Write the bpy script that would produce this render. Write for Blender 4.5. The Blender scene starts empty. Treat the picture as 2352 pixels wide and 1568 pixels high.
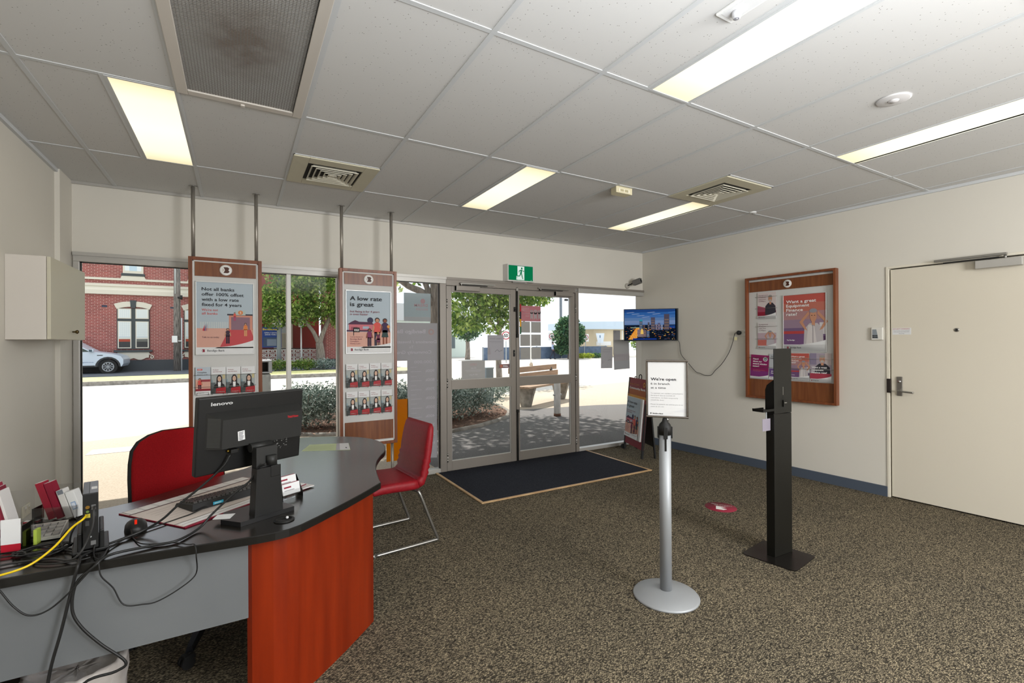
import bpy, bmesh, math, random
from mathutils import Matrix, Vector
random.seed(7)
D = bpy.data
COL = bpy.context.scene.collection
SC = bpy.context.scene
R = math.radians
PI = math.pi

# ---------------------------------------------------------------- materials
def lin(c):
    c = c / 255.0
    return c / 12.92 if c <= 0.04045 else ((c + 0.055) / 1.055) ** 2.4
def hx(s):
    s = s.lstrip('#')
    return (lin(int(s[0:2], 16)), lin(int(s[2:4], 16)), lin(int(s[4:6], 16)), 1.0)
_M = {}
def new_mat(name):
    m = D.materials.new(name); m.use_nodes = True
    nt = m.node_tree
    return m, nt, nt.nodes['Principled BSDF']
def mat(color, rough=0.6, metal=0.0, spec=0.4, emit=0.0, name=None):
    key = (color, rough, metal, spec, emit)
    if key in _M: return _M[key]
    m, nt, b = new_mat(name or 'paint_' + color.strip('#'))
    b.inputs['Base Color'].default_value = hx(color)
    b.inputs['Roughness'].default_value = rough
    b.inputs['Metallic'].default_value = metal
    b.inputs['Specular IOR Level'].default_value = spec
    if emit:
        b.inputs['Emission Color'].default_value = hx(color)
        b.inputs['Emission Strength'].default_value = emit
    _M[key] = m
    return m
def nd(nt, t, **kw):
    n = nt.nodes.new(t)
    for k, v in kw.items(): setattr(n, k, v)
    return n
def ramp(nt, fac, stops):
    r = nd(nt, 'ShaderNodeValToRGB')
    els = r.color_ramp.elements
    while len(els) < len(stops): els.new(0.5)
    for e, (p, c) in zip(els, stops):
        e.position = p; e.color = c
    nt.links.new(fac, r.inputs['Fac'])
    return r.outputs['Color']
def coords(nt, scale=(1, 1, 1), rot=(0, 0, 0)):
    tc = nd(nt, 'ShaderNodeTexCoord'); mp = nd(nt, 'ShaderNodeMapping')
    mp.inputs['Scale'].default_value = scale; mp.inputs['Rotation'].default_value = rot
    nt.links.new(tc.outputs['Object'], mp.inputs['Vector'])
    return mp.outputs['Vector']
def noise(nt, vec, scale, detail=3, rough=0.5):
    n = nd(nt, 'ShaderNodeTexNoise')
    n.inputs['Scale'].default_value = scale; n.inputs['Detail'].default_value = detail
    n.inputs['Roughness'].default_value = rough
    nt.links.new(vec, n.inputs['Vector'])
    return n.outputs['Fac']
def bump(nt, b, h, strength=0.3, dist=0.01):
    bp = nd(nt, 'ShaderNodeBump')
    bp.inputs['Strength'].default_value = strength; bp.inputs['Distance'].default_value = dist
    nt.links.new(h, bp.inputs['Height']); nt.links.new(bp.outputs['Normal'], b.inputs['Normal'])
def noisy(name, c0, c1, scale=(1, 1, 1), nscale=20, detail=4, rough=0.7, lo=0.35, hi=0.65, spec=0.3, bmp=0.0, metal=0.0, rot=(0, 0, 0)):
    m, nt, b = new_mat(name)
    f = noise(nt, coords(nt, scale, rot), nscale, detail)
    nt.links.new(ramp(nt, f, [(lo, hx(c0)), (hi, hx(c1))]), b.inputs['Base Color'])
    b.inputs['Roughness'].default_value = rough; b.inputs['Specular IOR Level'].default_value = spec
    b.inputs['Metallic'].default_value = metal
    if bmp: bump(nt, b, f, bmp)
    return m
def wood(name, c0, c1, scale=(26, 26, 1.6), rough=0.35, spec=0.4):
    return noisy(name, c0, c1, scale, 1.6, 5, rough, 0.3, 0.7, spec)
def carpet_mat():
    m, nt, b = new_mat('carpet_loop_pile')
    cols = []
    for ang in (0.35, 0.35 + PI / 2):
        v = nd(nt, 'ShaderNodeTexVoronoi'); v.inputs['Scale'].default_value = 1.0; v.inputs['Randomness'].default_value = .72
        nt.links.new(coords(nt, (92, 215, 1), (0, 0, ang)), v.inputs['Vector'])
        sep = nd(nt, 'ShaderNodeSeparateColor'); nt.links.new(v.outputs['Color'], sep.inputs[0])
        loop = ramp(nt, v.outputs['Distance'], [(0.22, (1, 1, 1, 1)), (0.66, (.14, .145, .155, 1))])
        tone = ramp(nt, sep.outputs[0], [(0.0, hx('#6a645a')), (0.3, hx('#958b78')), (0.7, hx('#ab9f88')), (1.0, hx('#c9bc9f'))])
        ml = nd(nt, 'ShaderNodeMix', data_type='RGBA', blend_type='MULTIPLY'); ml.inputs[0].default_value = 1
        nt.links.new(loop, ml.inputs[6]); nt.links.new(tone, ml.inputs[7])
        cols.append((ml.outputs[2], v.outputs['Distance']))
    ck = nd(nt, 'ShaderNodeTexChecker'); ck.inputs['Scale'].default_value = 2.0
    nt.links.new(coords(nt, (1, 1, 0)), ck.inputs['Vector'])
    mx = nd(nt, 'ShaderNodeMix', data_type='RGBA')
    nt.links.new(ck.outputs['Fac'], mx.inputs[0]); nt.links.new(cols[0][0], mx.inputs[6]); nt.links.new(cols[1][0], mx.inputs[7])
    big = ramp(nt, noise(nt, coords(nt), 1.3, 2), [(0.3, (0.74, 0.72, 0.69, 1)), (0.7, (0.90, 0.86, 0.80, 1))])
    ml = nd(nt, 'ShaderNodeMix', data_type='RGBA', blend_type='MULTIPLY'); ml.inputs[0].default_value = 1
    nt.links.new(mx.outputs[2], ml.inputs[6]); nt.links.new(big, ml.inputs[7])
    nt.links.new(ml.outputs[2], b.inputs['Base Color'])
    b.inputs['Roughness'].default_value = 0.95; b.inputs['Specular IOR Level'].default_value = 0.1
    return m
def ceiling_mat():
    m, nt, b = new_mat('mineral_fibre_tile')
    v = nd(nt, 'ShaderNodeTexVoronoi'); v.inputs['Scale'].default_value = 62
    nt.links.new(coords(nt, (1, 1, 1)), v.inputs['Vector'])
    sep = nd(nt, 'ShaderNodeSeparateColor'); nt.links.new(v.outputs['Color'], sep.inputs[0])
    lt = nd(nt, 'ShaderNodeMath', operation='LESS_THAN'); nt.links.new(v.outputs['Distance'], lt.inputs[0]); lt.inputs[1].default_value = 0.13
    gt = nd(nt, 'ShaderNodeMath', operation='GREATER_THAN'); nt.links.new(sep.outputs[0], gt.inputs[0]); gt.inputs[1].default_value = 0.55
    mu = nd(nt, 'ShaderNodeMath', operation='MULTIPLY'); nt.links.new(lt.outputs[0], mu.inputs[0]); nt.links.new(gt.outputs[0], mu.inputs[1])
    nt.links.new(ramp(nt, mu.outputs[0], [(0.0, hx('#d9d8d6')), (1.0, hx('#8d8a86'))]), b.inputs['Base Color'])
    b.inputs['Roughness'].default_value = 0.9; b.inputs['Specular IOR Level'].default_value = 0.15
    return m
def brick_mat(name, c1, c2, mortar, w=0.24, h=0.082):
    m, nt, b = new_mat(name)
    tc = nd(nt, 'ShaderNodeTexCoord'); sp = nd(nt, 'ShaderNodeSeparateXYZ'); cb = nd(nt, 'ShaderNodeCombineXYZ')
    nt.links.new(tc.outputs['Object'], sp.inputs[0]); nt.links.new(sp.outputs[0], cb.inputs[0]); nt.links.new(sp.outputs[2], cb.inputs[1])
    t = nd(nt, 'ShaderNodeTexBrick')
    t.inputs['Scale'].default_value = 1; t.inputs['Mortar Size'].default_value = 0.009
    t.inputs['Brick Width'].default_value = w; t.inputs['Row Height'].default_value = h
    t.inputs['Color1'].default_value = hx(c1); t.inputs['Color2'].default_value = hx(c2); t.inputs['Mortar'].default_value = hx(mortar)
    nt.links.new(cb.outputs[0], t.inputs['Vector']); nt.links.new(t.outputs['Color'], b.inputs['Base Color'])
    b.inputs['Roughness'].default_value = 0.85
    return m
def glass_mat(name, tint='#ffffff', refl=0.06):
    m = D.materials.new(name); m.use_nodes = True; nt = m.node_tree; nt.nodes.clear()
    o = nd(nt, 'ShaderNodeOutputMaterial'); t = nd(nt, 'ShaderNodeBsdfTransparent'); g = nd(nt, 'ShaderNodeBsdfGlossy'); mx = nd(nt, 'ShaderNodeMixShader')
    t.inputs['Color'].default_value = hx(tint); g.inputs['Roughness'].default_value = 0.02
    fr = nd(nt, 'ShaderNodeFresnel'); fr.inputs['IOR'].default_value = 1.35
    mn = nd(nt, 'ShaderNodeMath', operation='MULTIPLY'); mn.inputs[1].default_value = refl / 0.06
    nt.links.new(fr.outputs[0], mn.inputs[0]); nt.links.new(mn.outputs[0], mx.inputs[0])
    nt.links.new(t.outputs[0], mx.inputs[1]); nt.links.new(g.outputs[0], mx.inputs[2]); nt.links.new(mx.outputs[0], o.inputs[0])
    return m
def leaf_mat(name, c, trans=0.45):
    m = D.materials.new(name); m.use_nodes = True; nt = m.node_tree; nt.nodes.clear()
    o = nd(nt, 'ShaderNodeOutputMaterial'); d = nd(nt, 'ShaderNodeBsdfDiffuse'); t = nd(nt, 'ShaderNodeBsdfTranslucent'); mx = nd(nt, 'ShaderNodeMixShader')
    d.inputs['Color'].default_value = hx(c); t.inputs['Color'].default_value = hx(c); mx.inputs[0].default_value = trans
    nt.links.new(d.outputs[0], mx.inputs[1]); nt.links.new(t.outputs[0], mx.inputs[2]); nt.links.new(mx.outputs[0], o.inputs[0])
    return m
def emit_mat(name, c, s):
    m = D.materials.new(name); m.use_nodes = True; nt = m.node_tree; nt.nodes.clear()
    o = nd(nt, 'ShaderNodeOutputMaterial'); e = nd(nt, 'ShaderNodeEmission')
    e.inputs['Color'].default_value = hx(c) if isinstance(c, str) else (*c, 1); e.inputs['Strength'].default_value = s
    nt.links.new(e.outputs[0], o.inputs[0])
    return m

# ---------------------------------------------------------------- text outlines (built-in font only)
_TX = {}
def text_mesh(s, bold):
    k = (s, bold)
    if k not in _TX:
        cu = D.curves.new('t', 'FONT'); cu.body = s; cu.size = 1.0; cu.resolution_u = 2; cu.offset = bold; cu.space_line = 1.0
        ob = D.objects.new('t', cu); COL.objects.link(ob)
        bpy.context.view_layer.update()
        me = D.meshes.new_from_object(ob.evaluated_get(bpy.context.evaluated_depsgraph_get()))
        vs = [(v.co.x, v.co.y) for v in me.vertices]; fs = [tuple(p.vertices) for p in me.polygons]
        D.objects.remove(ob); D.curves.remove(cu); D.meshes.remove(me)
        xs = [v[0] for v in vs] or [0, 1]
        _TX[k] = (vs, fs, min(xs), max(xs))
    return _TX[k]

# ---------------------------------------------------------------- mesh builder
def TR(x=0, y=0, z=0, rz=0, rx=0, ry=0):
    return Matrix.Translation((x, y, z)) @ Matrix.Rotation(rz, 4, 'Z') @ Matrix.Rotation(ry, 4, 'Y') @ Matrix.Rotation(rx, 4, 'X')
EPS = 0.0005
class MB:
    def __init__(s, T=None):
        s.v = []; s.f = []; s.m = []; s.s = []; s.mats = []; s.T = T or Matrix()
    def mi(s, m):
        if m not in s.mats: s.mats.append(m)
        return s.mats.index(m)
    def add(s, vs, fs, m, smooth=False, T=None):
        n = len(s.v); A = s.T @ T if T else s.T; i = s.mi(m)
        s.v += [A @ Vector(v) for v in vs]
        for f in fs:
            s.f.append([n + k for k in f]); s.m.append(i); s.s.append(smooth)
        return s
    def box(s, x0, x1, y0, y1, z0, z1, m, bev=0.0, T=None):
        if bev:
            bm = bmesh.new(); bmesh.ops.create_cube(bm, size=1)
            for v in bm.verts:
                v.co = (x0 + (v.co.x + .5) * (x1 - x0), y0 + (v.co.y + .5) * (y1 - y0), z0 + (v.co.z + .5) * (z1 - z0))
            bmesh.ops.bevel(bm, geom=bm.edges[:], offset=bev, segments=2, affect='EDGES', profile=0.5)
            bm.verts.index_update()
            vs = [tuple(v.co) for v in bm.verts]; fs = [[v.index for v in f.verts] for f in bm.faces]; bm.free()
            return s.add(vs, fs, m, False, T)
        vs = [(x, y, z) for z in (z0, z1) for y in (y0, y1) for x in (x0, x1)]
        return s.add(vs, [(0, 2, 3, 1), (4, 5, 7, 6), (0, 1, 5, 4), (2, 6, 7, 3), (0, 4, 6, 2), (1, 3, 7, 5)], m, False, T)
    def prism(s, pts, z0, z1, m, T=None, smooth=False):
        n = len(pts)
        a = sum(pts[i][0] * pts[(i + 1) % n][1] - pts[(i + 1) % n][0] * pts[i][1] for i in range(n))
        if a < 0: pts = pts[::-1]
        vs = [(x, y, z0) for x, y in pts] + [(x, y, z1) for x, y in pts]
        s.add(vs, [tuple(range(n))[::-1], tuple(range(n, 2 * n))], m, False, T)
        k = len(s.v) - 2 * n; i = s.mi(m)
        for j in range(n):
            s.f.append([k + j, k + (j + 1) % n, k + n + (j + 1) % n, k + n + j]); s.m.append(i); s.s.append(smooth)
        return s
    def tube(s, pts, r, m, n=8, closed=False, T=None, cap=True):
        P = [Vector(p) for p in pts]; L = len(P)
        rs = r if isinstance(r, (list, tuple)) else [r] * L
        tg = []
        for i in range(L):
            a = P[(i - 1) % L] if closed or i else P[i]; b = P[(i + 1) % L] if closed or i < L - 1 else P[i]
            t = (b - a); tg.append(t.normalized() if t.length > 1e-9 else Vector((0, 0, 1)))
        up = Vector((0, 0, 1)) if abs(tg[0].z) < 0.9 else Vector((1, 0, 0))
        nx = tg[0].cross(up).normalized(); vs = []
        for i in range(L):
            nx = (nx - tg[i] * nx.dot(tg[i])); nx = nx.normalized() if nx.length > 1e-6 else tg[i].orthogonal().normalized()
            ny = tg[i].cross(nx)
            for k in range(n):
                a = 2 * PI * k / n
                vs.append(P[i] + nx * (rs[i] * math.cos(a)) + ny * (rs[i] * math.sin(a)))
        fs = []
        for i in range(L if closed else L - 1):
            for k in range(n):
                j = (i + 1) % L
                fs.append((i * n + k, i * n + (k + 1) % n, j * n + (k + 1) % n, j * n + k))
        s.add(vs, fs, m, True, T)
        if not closed and cap:
            b = len(s.v) - L * n; i = s.mi(m)
            for f in ([b + k for k in range(n)][::-1], [b + (L - 1) * n + k for k in range(n)]):
                s.f.append(f); s.m.append(i); s.s.append(False)
        return s
    def lathe(s, prof, m, n=24, T=None, smooth=True, cx=0, cy=0):
        vs = []; fs = []
        for r, z in prof:
            for k in range(n):
                a = 2 * PI * k / n
                vs.append((cx + r * math.cos(a), cy + r * math.sin(a), z))
        for i in range(len(prof) - 1):
            for k in range(n):
                fs.append((i * n + k, i * n + (k + 1) % n, (i + 1) * n + (k + 1) % n, (i + 1) * n + k))
        fs.append(tuple(range(n))[::-1]); b = (len(prof) - 1) * n; fs.append(tuple(range(b, b + n)))
        return s.add(vs, fs, m, smooth, T)
    def ball(s, c, r, m, n=12, T=None):
        rr = r if isinstance(r, (list, tuple)) else (r, r, r)
        vs = [(c[0], c[1], c[2] - rr[2])]; fs = []; h = n // 2
        for i in range(1, h):
            a = -PI / 2 + PI * i / h
            for k in range(n):
                b = 2 * PI * k / n
                vs.append((c[0] + rr[0] * math.cos(a) * math.cos(b), c[1] + rr[1] * math.cos(a) * math.sin(b), c[2] + rr[2] * math.sin(a)))
        vs.append((c[0], c[1], c[2] + rr[2]))
        for k in range(n): fs.append((0, 1 + (k + 1) % n, 1 + k))
        for i in range(h - 2):
            for k in range(n):
                a = 1 + i * n; fs.append((a + k, a + (k + 1) % n, a + n + (k + 1) % n, a + n + k))
        a = 1 + (h - 2) * n
        for k in range(n): fs.append((a + k, a + (k + 1) % n, len(vs) - 1))
        return s.add(vs, fs, m, True, T)
    def slab(s, prof, width, th, m, T=None, wsc=None):
        """an upholstered sheet: prof is a list of (y, z), swept across x with soft edges; th may be a list"""
        st = [(-1, .25), (-.985, .6), (-.95, .88), (-.86, 1), (-.45, 1), (0, 1), (.45, 1), (.86, 1), (.95, .88), (.985, .6), (1, .25)]
        n = len(prof); ths = th if isinstance(th, (list, tuple)) else [th] * n
        W = wsc or [1] * n; vs = []; fs = []; nn = []
        for i in range(n):
            a = prof[max(i - 1, 0)]; b = prof[min(i + 1, n - 1)]
            d = Vector((0, b[0] - a[0], b[1] - a[1])).normalized(); nn.append(Vector((0, -d.z, d.y)))
        for fx, sc in st:
            for sg in (1, -1):
                for i in range(n):
                    p = Vector((fx * width / 2 * W[i], prof[i][0], prof[i][1])) + nn[i] * (sg * ths[i] / 2 * sc)
                    vs.append(p)
        S = len(st); q = lambda a, sg, i: a * 2 * n + (0 if sg > 0 else n) + i
        for a in range(S - 1):
            for i in range(n - 1):
                fs.append((q(a, 1, i), q(a, 1, i + 1), q(a + 1, 1, i + 1), q(a + 1, 1, i)))
                fs.append((q(a, -1, i), q(a + 1, -1, i), q(a + 1, -1, i + 1), q(a, -1, i + 1)))
            fs.append((q(a, 1, 0), q(a + 1, 1, 0), q(a + 1, -1, 0), q(a, -1, 0)))
            fs.append((q(a, 1, n - 1), q(a, -1, n - 1), q(a + 1, -1, n - 1), q(a + 1, 1, n - 1)))
        for a, fl in ((0, 1), (S - 1, 0)):
            for i in range(n - 1):
                f = (q(a, 1, i), q(a, -1, i), q(a, -1, i + 1), q(a, 1, i + 1)); fs.append(f if fl else f[::-1])
        return s.add(vs, fs, m, True, T)
    # flat printing on the local XZ plane seen from -Y; l = ink layer
    def rect(s, u0, v0, u1, v1, m, l=1, T=None):
        y = -l * EPS
        return s.add([(u0, y, v0), (u1, y, v0), (u1, y, v1), (u0, y, v1)], [(0, 1, 2, 3)], m, False, T)
    def poly(s, pts, m, l=1, T=None):
        n = len(pts); a = sum(pts[i][0] * pts[(i + 1) % n][1] - pts[(i + 1) % n][0] * pts[i][1] for i in range(n))
        if a < 0: pts = pts[::-1]
        return s.add([(u, -l * EPS, v) for u, v in pts], [tuple(range(n))], m, False, T)
    def disc(s, u, v, r, m, l=1, n=24, rv=None, T=None):
        return s.poly([(u + r * math.cos(2 * PI * k / n), v + (rv or r) * math.sin(2 * PI * k / n)) for k in range(n)], m, l, T)
    def ring(s, u, v, r0, r1, m, l=1, n=24, T=None):
        y = -l * EPS; vs = []
        for k in range(n):
            a = 2 * PI * k / n
            vs += [(u + r0 * math.cos(a), y, v + r0 * math.sin(a)), (u + r1 * math.cos(a), y, v + r1 * math.sin(a))]
        return s.add(vs, [(2 * k, 2 * k + 1, (2 * k + 3) % (2 * n), (2 * k + 2) % (2 * n)) for k in range(n)], m, False, T)
    def text(s, t, u, v, h, m, l=2, w=None, al='L', bold=0.0, mirror=False, T=None):
        """h is the capital height; w, if given, the width of the line"""
        vs, fs, x0, x1 = text_mesh(t, bold)
        k = h / 0.69; kx = (w / (x1 - x0)) if w else k
        W = (x1 - x0) * kx
        off = {'L': 0, 'C': -W / 2, 'R': -W}[al]
        out = []
        for x, y in vs:
            a = (x - x0) * kx + off
            out.append((u - a if mirror else u + a, -l * EPS, v + y * k))
        return s.add(out, fs, m, False, T)
    def build(s, name, parent=None, label=None, loc=None, rz=None):
        me = D.meshes.new(name)
        me.from_pydata([tuple(v) for v in s.v], [], s.f)
        for m in s.mats: me.materials.append(m)
        me.polygons.foreach_set('material_index', s.m); me.polygons.foreach_set('use_smooth', s.s)
        me.update()
        o = D.objects.new(name, me); COL.objects.link(o)
        if parent: o.parent = parent
        if label: o['label'] = label
        if loc: o.location = loc
        if rz is not None: o.rotation_euler.z = rz
        return o
def tag(o, label, cat, group=None, kind=None):
    o['label'] = label; o['category'] = cat
    if group: o['group'] = group
    if kind: o['kind'] = kind
    return o
def thing(name, label, cat, loc=(0, 0, 0), rz=0.0, group=None):
    o = D.objects.new(name, None); COL.objects.link(o); o.empty_display_size = 0.05
    o.location = loc; o.rotation_euler = (0, 0, rz)
    return tag(o, label, cat, group)
def struct(o):
    o['kind'] = 'structure'; return o
def dup(root, loc=None, rz=None, label=None, group=None):
    r = root.copy(); COL.objects.link(r)
    if loc is not None: r.location = loc
    if rz is not None: r.rotation_euler.z = rz
    if label: r['label'] = label
    if group: r['group'] = group
    for ch in list(root.children):
        c = ch.copy(); COL.objects.link(c); c.parent = r
        for g in list(ch.children):
            d = g.copy(); COL.objects.link(d); d.parent = c
    return r
def smooth_path(pts, k=6):
    """Catmull-Rom through the points"""
    P = [Vector(p) for p in pts]; P = [P[0] * 2 - P[1]] + P + [P[-1] * 2 - P[-2]]; out = []
    for i in range(1, len(P) - 2):
        for j in range(k):
            t = j / k; a, b, c, d = P[i - 1], P[i], P[i + 1], P[i + 2]
            out.append(0.5 * ((2 * b) + (c - a) * t + (2 * a - 5 * b + 4 * c - d) * t * t + (3 * b - a - 3 * c + d) * t ** 3))
    out.append(P[-2]); return out

# ---------------------------------------------------------------- shared materials
WALL = noisy('cream_wall_paint', '#d9d4c9', '#ddd8cd', (1, 1, 1), 1.2, 2, 0.65, spec=0.25)
CREAM = mat('#e3dccb', 0.55)
DOORP = mat('#dbd3c2', 0.5)
CARPET = carpet_mat(); CEIL = ceiling_mat()
GRID = mat('#cfd1d2', 0.55)
ALU = mat('#8a837b', 0.42, 0.25, 0.5); ALUL = mat('#b7b4ae', 0.4, 0.3, 0.5)
BLACK = mat('#141413', 0.45); BLACKM = mat('#161615', 0.6); RUBBER = mat('#181818', 0.8)
STEEL = mat('#9f9d98', 0.32, 0.9); BRUSH = noisy('brushed_steel', '#857f76', '#b0aaa0', (60, 60, 2), 3, 3, 0.38, metal=0.55)
SILV = mat('#a6a9ac', 0.52, 0.4, 0.4)
CHROME = mat('#cfcfcf', 0.12, 1.0)
WOODB = wood('cherry_veneer', '#6b3a20', '#8a4d2b')
WOODBOARD = wood('warm_cherry_board', '#6a381d', '#84502b')
WOODR = wood('red_stained_veneer', '#701d05', '#8a2a0a', (10, 10, 0.8), 0.32)
WHITE = mat('#ececea', 0.6); PAPER = mat('#e4e4e4', 0.7); OFFW = mat('#d8d6d0', 0.6)
BOARD = mat('#cfcecb', 0.65)
REDF = noisy('red_fabric', '#8a0d13', '#9c161b', (1, 1, 1), 300, 2, 0.85, spec=0.15)
REDV = noisy('red_vinyl', '#86121c', '#941822', (1, 1, 1), 60, 2, 0.5, spec=0.3)
GLASS = glass_mat('window_glass', '#ffffff', .03); ACRYL = glass_mat('clear_acrylic', '#fafafa', 0.07)
INK = mat('#26262c', 0.7); INKG = mat('#8a8a8e', 0.7); INKW = mat('#f4f2f0', 0.6)
MAROON = mat('#8c1330', 0.6); MAGENTA = mat('#8a1259', 0.5); CORAL = mat('#d9534a', 0.6)
SKYP = mat('#b3c0c9', 0.6); PINK = mat('#d8a594', 0.6); SKIN = mat('#c58e70', 0.6); HAIR = mat('#241a1c', 0.6)
# ================================================================ survey constants (metres; floor z = 0, eye point over the origin)
FY = 5.0065; CH = 1.45795; CZ = 2.7633; LX = -1.165; CX = 5.1087; TH = -0.04447
RZ = math.atan2(-math.cos(TH), -math.sin(TH))          # heading of the right wall
DW = Vector((-math.sin(TH), -math.cos(TH), 0)); NW = Vector((math.cos(TH), -math.sin(TH), 0))
def RW(s, off=0.0, z=0.0):
    p = Vector((CX, FY, 0)) + DW * s - NW * off
    return (p.x, p.y, z)
BK = -4.2                                              # back wall of the banking chamber

# ---------------------------------------------------------------- camera
cam = D.objects.new('camera', D.cameras.new('camera')); COL.objects.link(cam); SC.camera = cam
cam.data.sensor_width = 36; cam.data.lens = 36 * 1087.2447 / 2352; cam.data.clip_start = 0.02; cam.data.clip_end = 300
yaw, pit, rol = 0.52561999, 0.00188742, -0.00600861
fw = Vector((math.sin(yaw) * math.cos(pit), math.cos(yaw) * math.cos(pit), math.sin(pit)))
r0 = Vector((math.cos(yaw), -math.sin(yaw), 0)); u0 = r0.cross(fw)
rr = r0 * math.cos(rol) + u0 * math.sin(rol); uu = -r0 * math.sin(rol) + u0 * math.cos(rol)
mx = Matrix((rr, uu, -fw)).transposed().to_4x4(); mx.translation = (0, 0, CH)
cam.matrix_world = mx

# ---------------------------------------------------------------- floor, ceiling, walls
struct(MB().box(LX - .1, 5.7, BK - .1, 5.06, -0.12, 0.0, CARPET).build('floor'))
struct(MB().box(LX - .1, 5.7, BK - .1, 5.15, CZ, CZ + .05, CEIL).build('ceiling'))
b = MB(); gx = [-0.864 + .6 * k for k in range(0, 11)]; gy = [4.155, 2.955, 1.755, .555, -.645, -1.845, -3.045]
def wall_x(y): return CX + (FY - y) * math.tan(-TH)
for x in gx:
    b.box(x - .012, x + .012, BK, min(FY, FY - (x - CX) / math.tan(-TH)) if x > CX else FY, CZ - .004, CZ + .002, GRID)
for y in gy:
    b.box(LX, wall_x(y), y - .012, y + .012, CZ - .0035, CZ + .002, GRID)
LIGHTS = [(-.564, 2.955), (1.836, 2.955), (3.636, 2.955), (1.836, .555), (3.636, .555), (-.564, -1.845), (1.836, -1.845), (3.636, -1.845)]
for x, y in LIGHTS:
    xx = x if x < 3 else x + .3
    b.box(xx - .010, xx + .010, y, y + 1.2, CZ - .004, CZ + .002, GRID)
b.box(.336, .936, 3.545, 3.565, CZ - .004, CZ + .002, GRID); b.box(3.336, 3.936, 2.345, 2.365, CZ - .004, CZ + .002, GRID)
struct(b.build('trim_1'))                             # ceiling suspension grid
# wall angles round the ceiling edge
struct(MB().box(LX, 5.12, FY - .018, FY, CZ - .022, CZ, ALUL).build('trim_2'))
b = MB(TR(CX, FY, 0, RZ)); b.box(-.02, 9.3, -.02, 0, CZ - .024, CZ, GRID); struct(b.build('trim_3'))
struct(MB().box(LX, LX + .02, BK, 4.72, CZ - .024, CZ, GRID).build('trim_4'))
# front wall: header over the shopfront glazing
b = MB(); b.box(LX - .1, 5.3, FY, FY + .16, 2.19, CZ, WALL); b.box(LX - .1, -1.128, FY, FY + .16, 0, 2.19, WALL); b.box(5.128, 5.4, FY + .02, FY + .16, 0, 2.19, WALL)
struct(b.build('wall_front'))
# left wall with its column nib by the glazing
b = MB(); b.box(LX - .12, LX, BK, 5.1, 0, CZ, WALL); b.box(LX, -1.135, 4.714, 5.0065, 0, CZ, WALL)
struct(b.build('wall_left'))
b = MB(TR(CX, FY, 0, RZ))
DS0, DS1, DZ = 2.958, 3.925, 2.125
b.box(-.12, DS0, 0, .12, 0, CZ, WALL); b.box(DS0, DS1, 0, .12, DZ, CZ, WALL); b.box(DS1, 9.3, 0, .12, 0, CZ, WALL)
struct(b.build('wall_right'))
struct(MB().box(LX - .1, 5.7, BK - .12, BK, 0, CZ, mat('#7d7a74', .8)).build('wall_back'))
b = MB(TR(CX, FY, 0, RZ)); SKIRT = mat('#4d5663', 0.55)
b.box(.0, 2.945, -.014, 0, 0, .095, SKIRT); b.box(DS1 + .03, 9.2, -.014, 0, 0, .095, SKIRT)
struct(b.build('baseboard_right'))
struct(MB().box(LX, LX + .014, BK, 4.714, 0, .095, SKIRT).build('baseboard_left'))

# ---------------------------------------------------------------- shopfront glazing
GY = 5.03
w1 = struct(thing('window_1', 'silver framed shop window left of the glass doors', 'window')); 
del w1['label'], w1['category']
b = MB(); fy0, fy1 = 4.99, 5.075
b.box(-1.128, 2.04, fy0, fy1, 2.125, 2.19, ALUL, .003); b.box(-1.128, -1.088, fy0, fy1, 0, 2.125, ALUL, .003)
b.box(.407, .447, fy0, fy1, .05, 2.125, ALUL, .003); b.box(.866, .905, fy0, fy1, .05, 2.125, ALUL, .003)
b.box(1.965, 2.04, fy0, fy1, 0, 2.125, ALU, .003); b.box(-1.088, 1.965, fy0, fy1, 0, .05, ALUL, .003)
b.box(-1.128, 2.04, fy0 - .012, fy0, 2.172, 2.2, ALUL)
b.build('window_frame', w1)
g = MB()
for x0, x1 in ((-1.088, .407), (.447, .866), (.905, 1.965)): g.box(x0, x1, GY, GY + .006, .05, 2.125, GLASS)
g.build('glass_pane', w1)
g = MB(); g.box(-1.088, -1.08, GY - .012, GY, .05, 2.125, BLACK); g.box(-1.088, .407, GY - .012, GY, 2.117, 2.125, BLACK); g.box(1.955, 1.965, GY - .012, GY, .05, 2.12, BLACK)
g.box(.447, 1.955, GY - .012, GY, 2.119, 2.125, BLACK)
g.build('window_seal', w1)
w2 = struct(thing('window_2', '-', '-')); del w2['label'], w2['category']
b = MB(); b.box(3.87, 3.922, fy0, fy1, 0, 2.125, ALU, .003); b.box(3.922, 5.128, fy0, fy1, 2.118, 2.19, ALUL, .003); b.box(3.922, 5.128, fy0, fy1, 0, .045, ALUL, .003); b.box(5.117, 5.13, fy0 + .02, fy1, .045, 2.118, ALUL)
b.box(2.04, 5.13, fy0 - .012, fy0, 2.172, 2.2, ALU)
b.build('window_frame', w2)
g = MB(); g.box(3.922, 5.117, GY, GY + .006, .045, 2.118, GLASS); g.build('glass_pane', w2)
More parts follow.
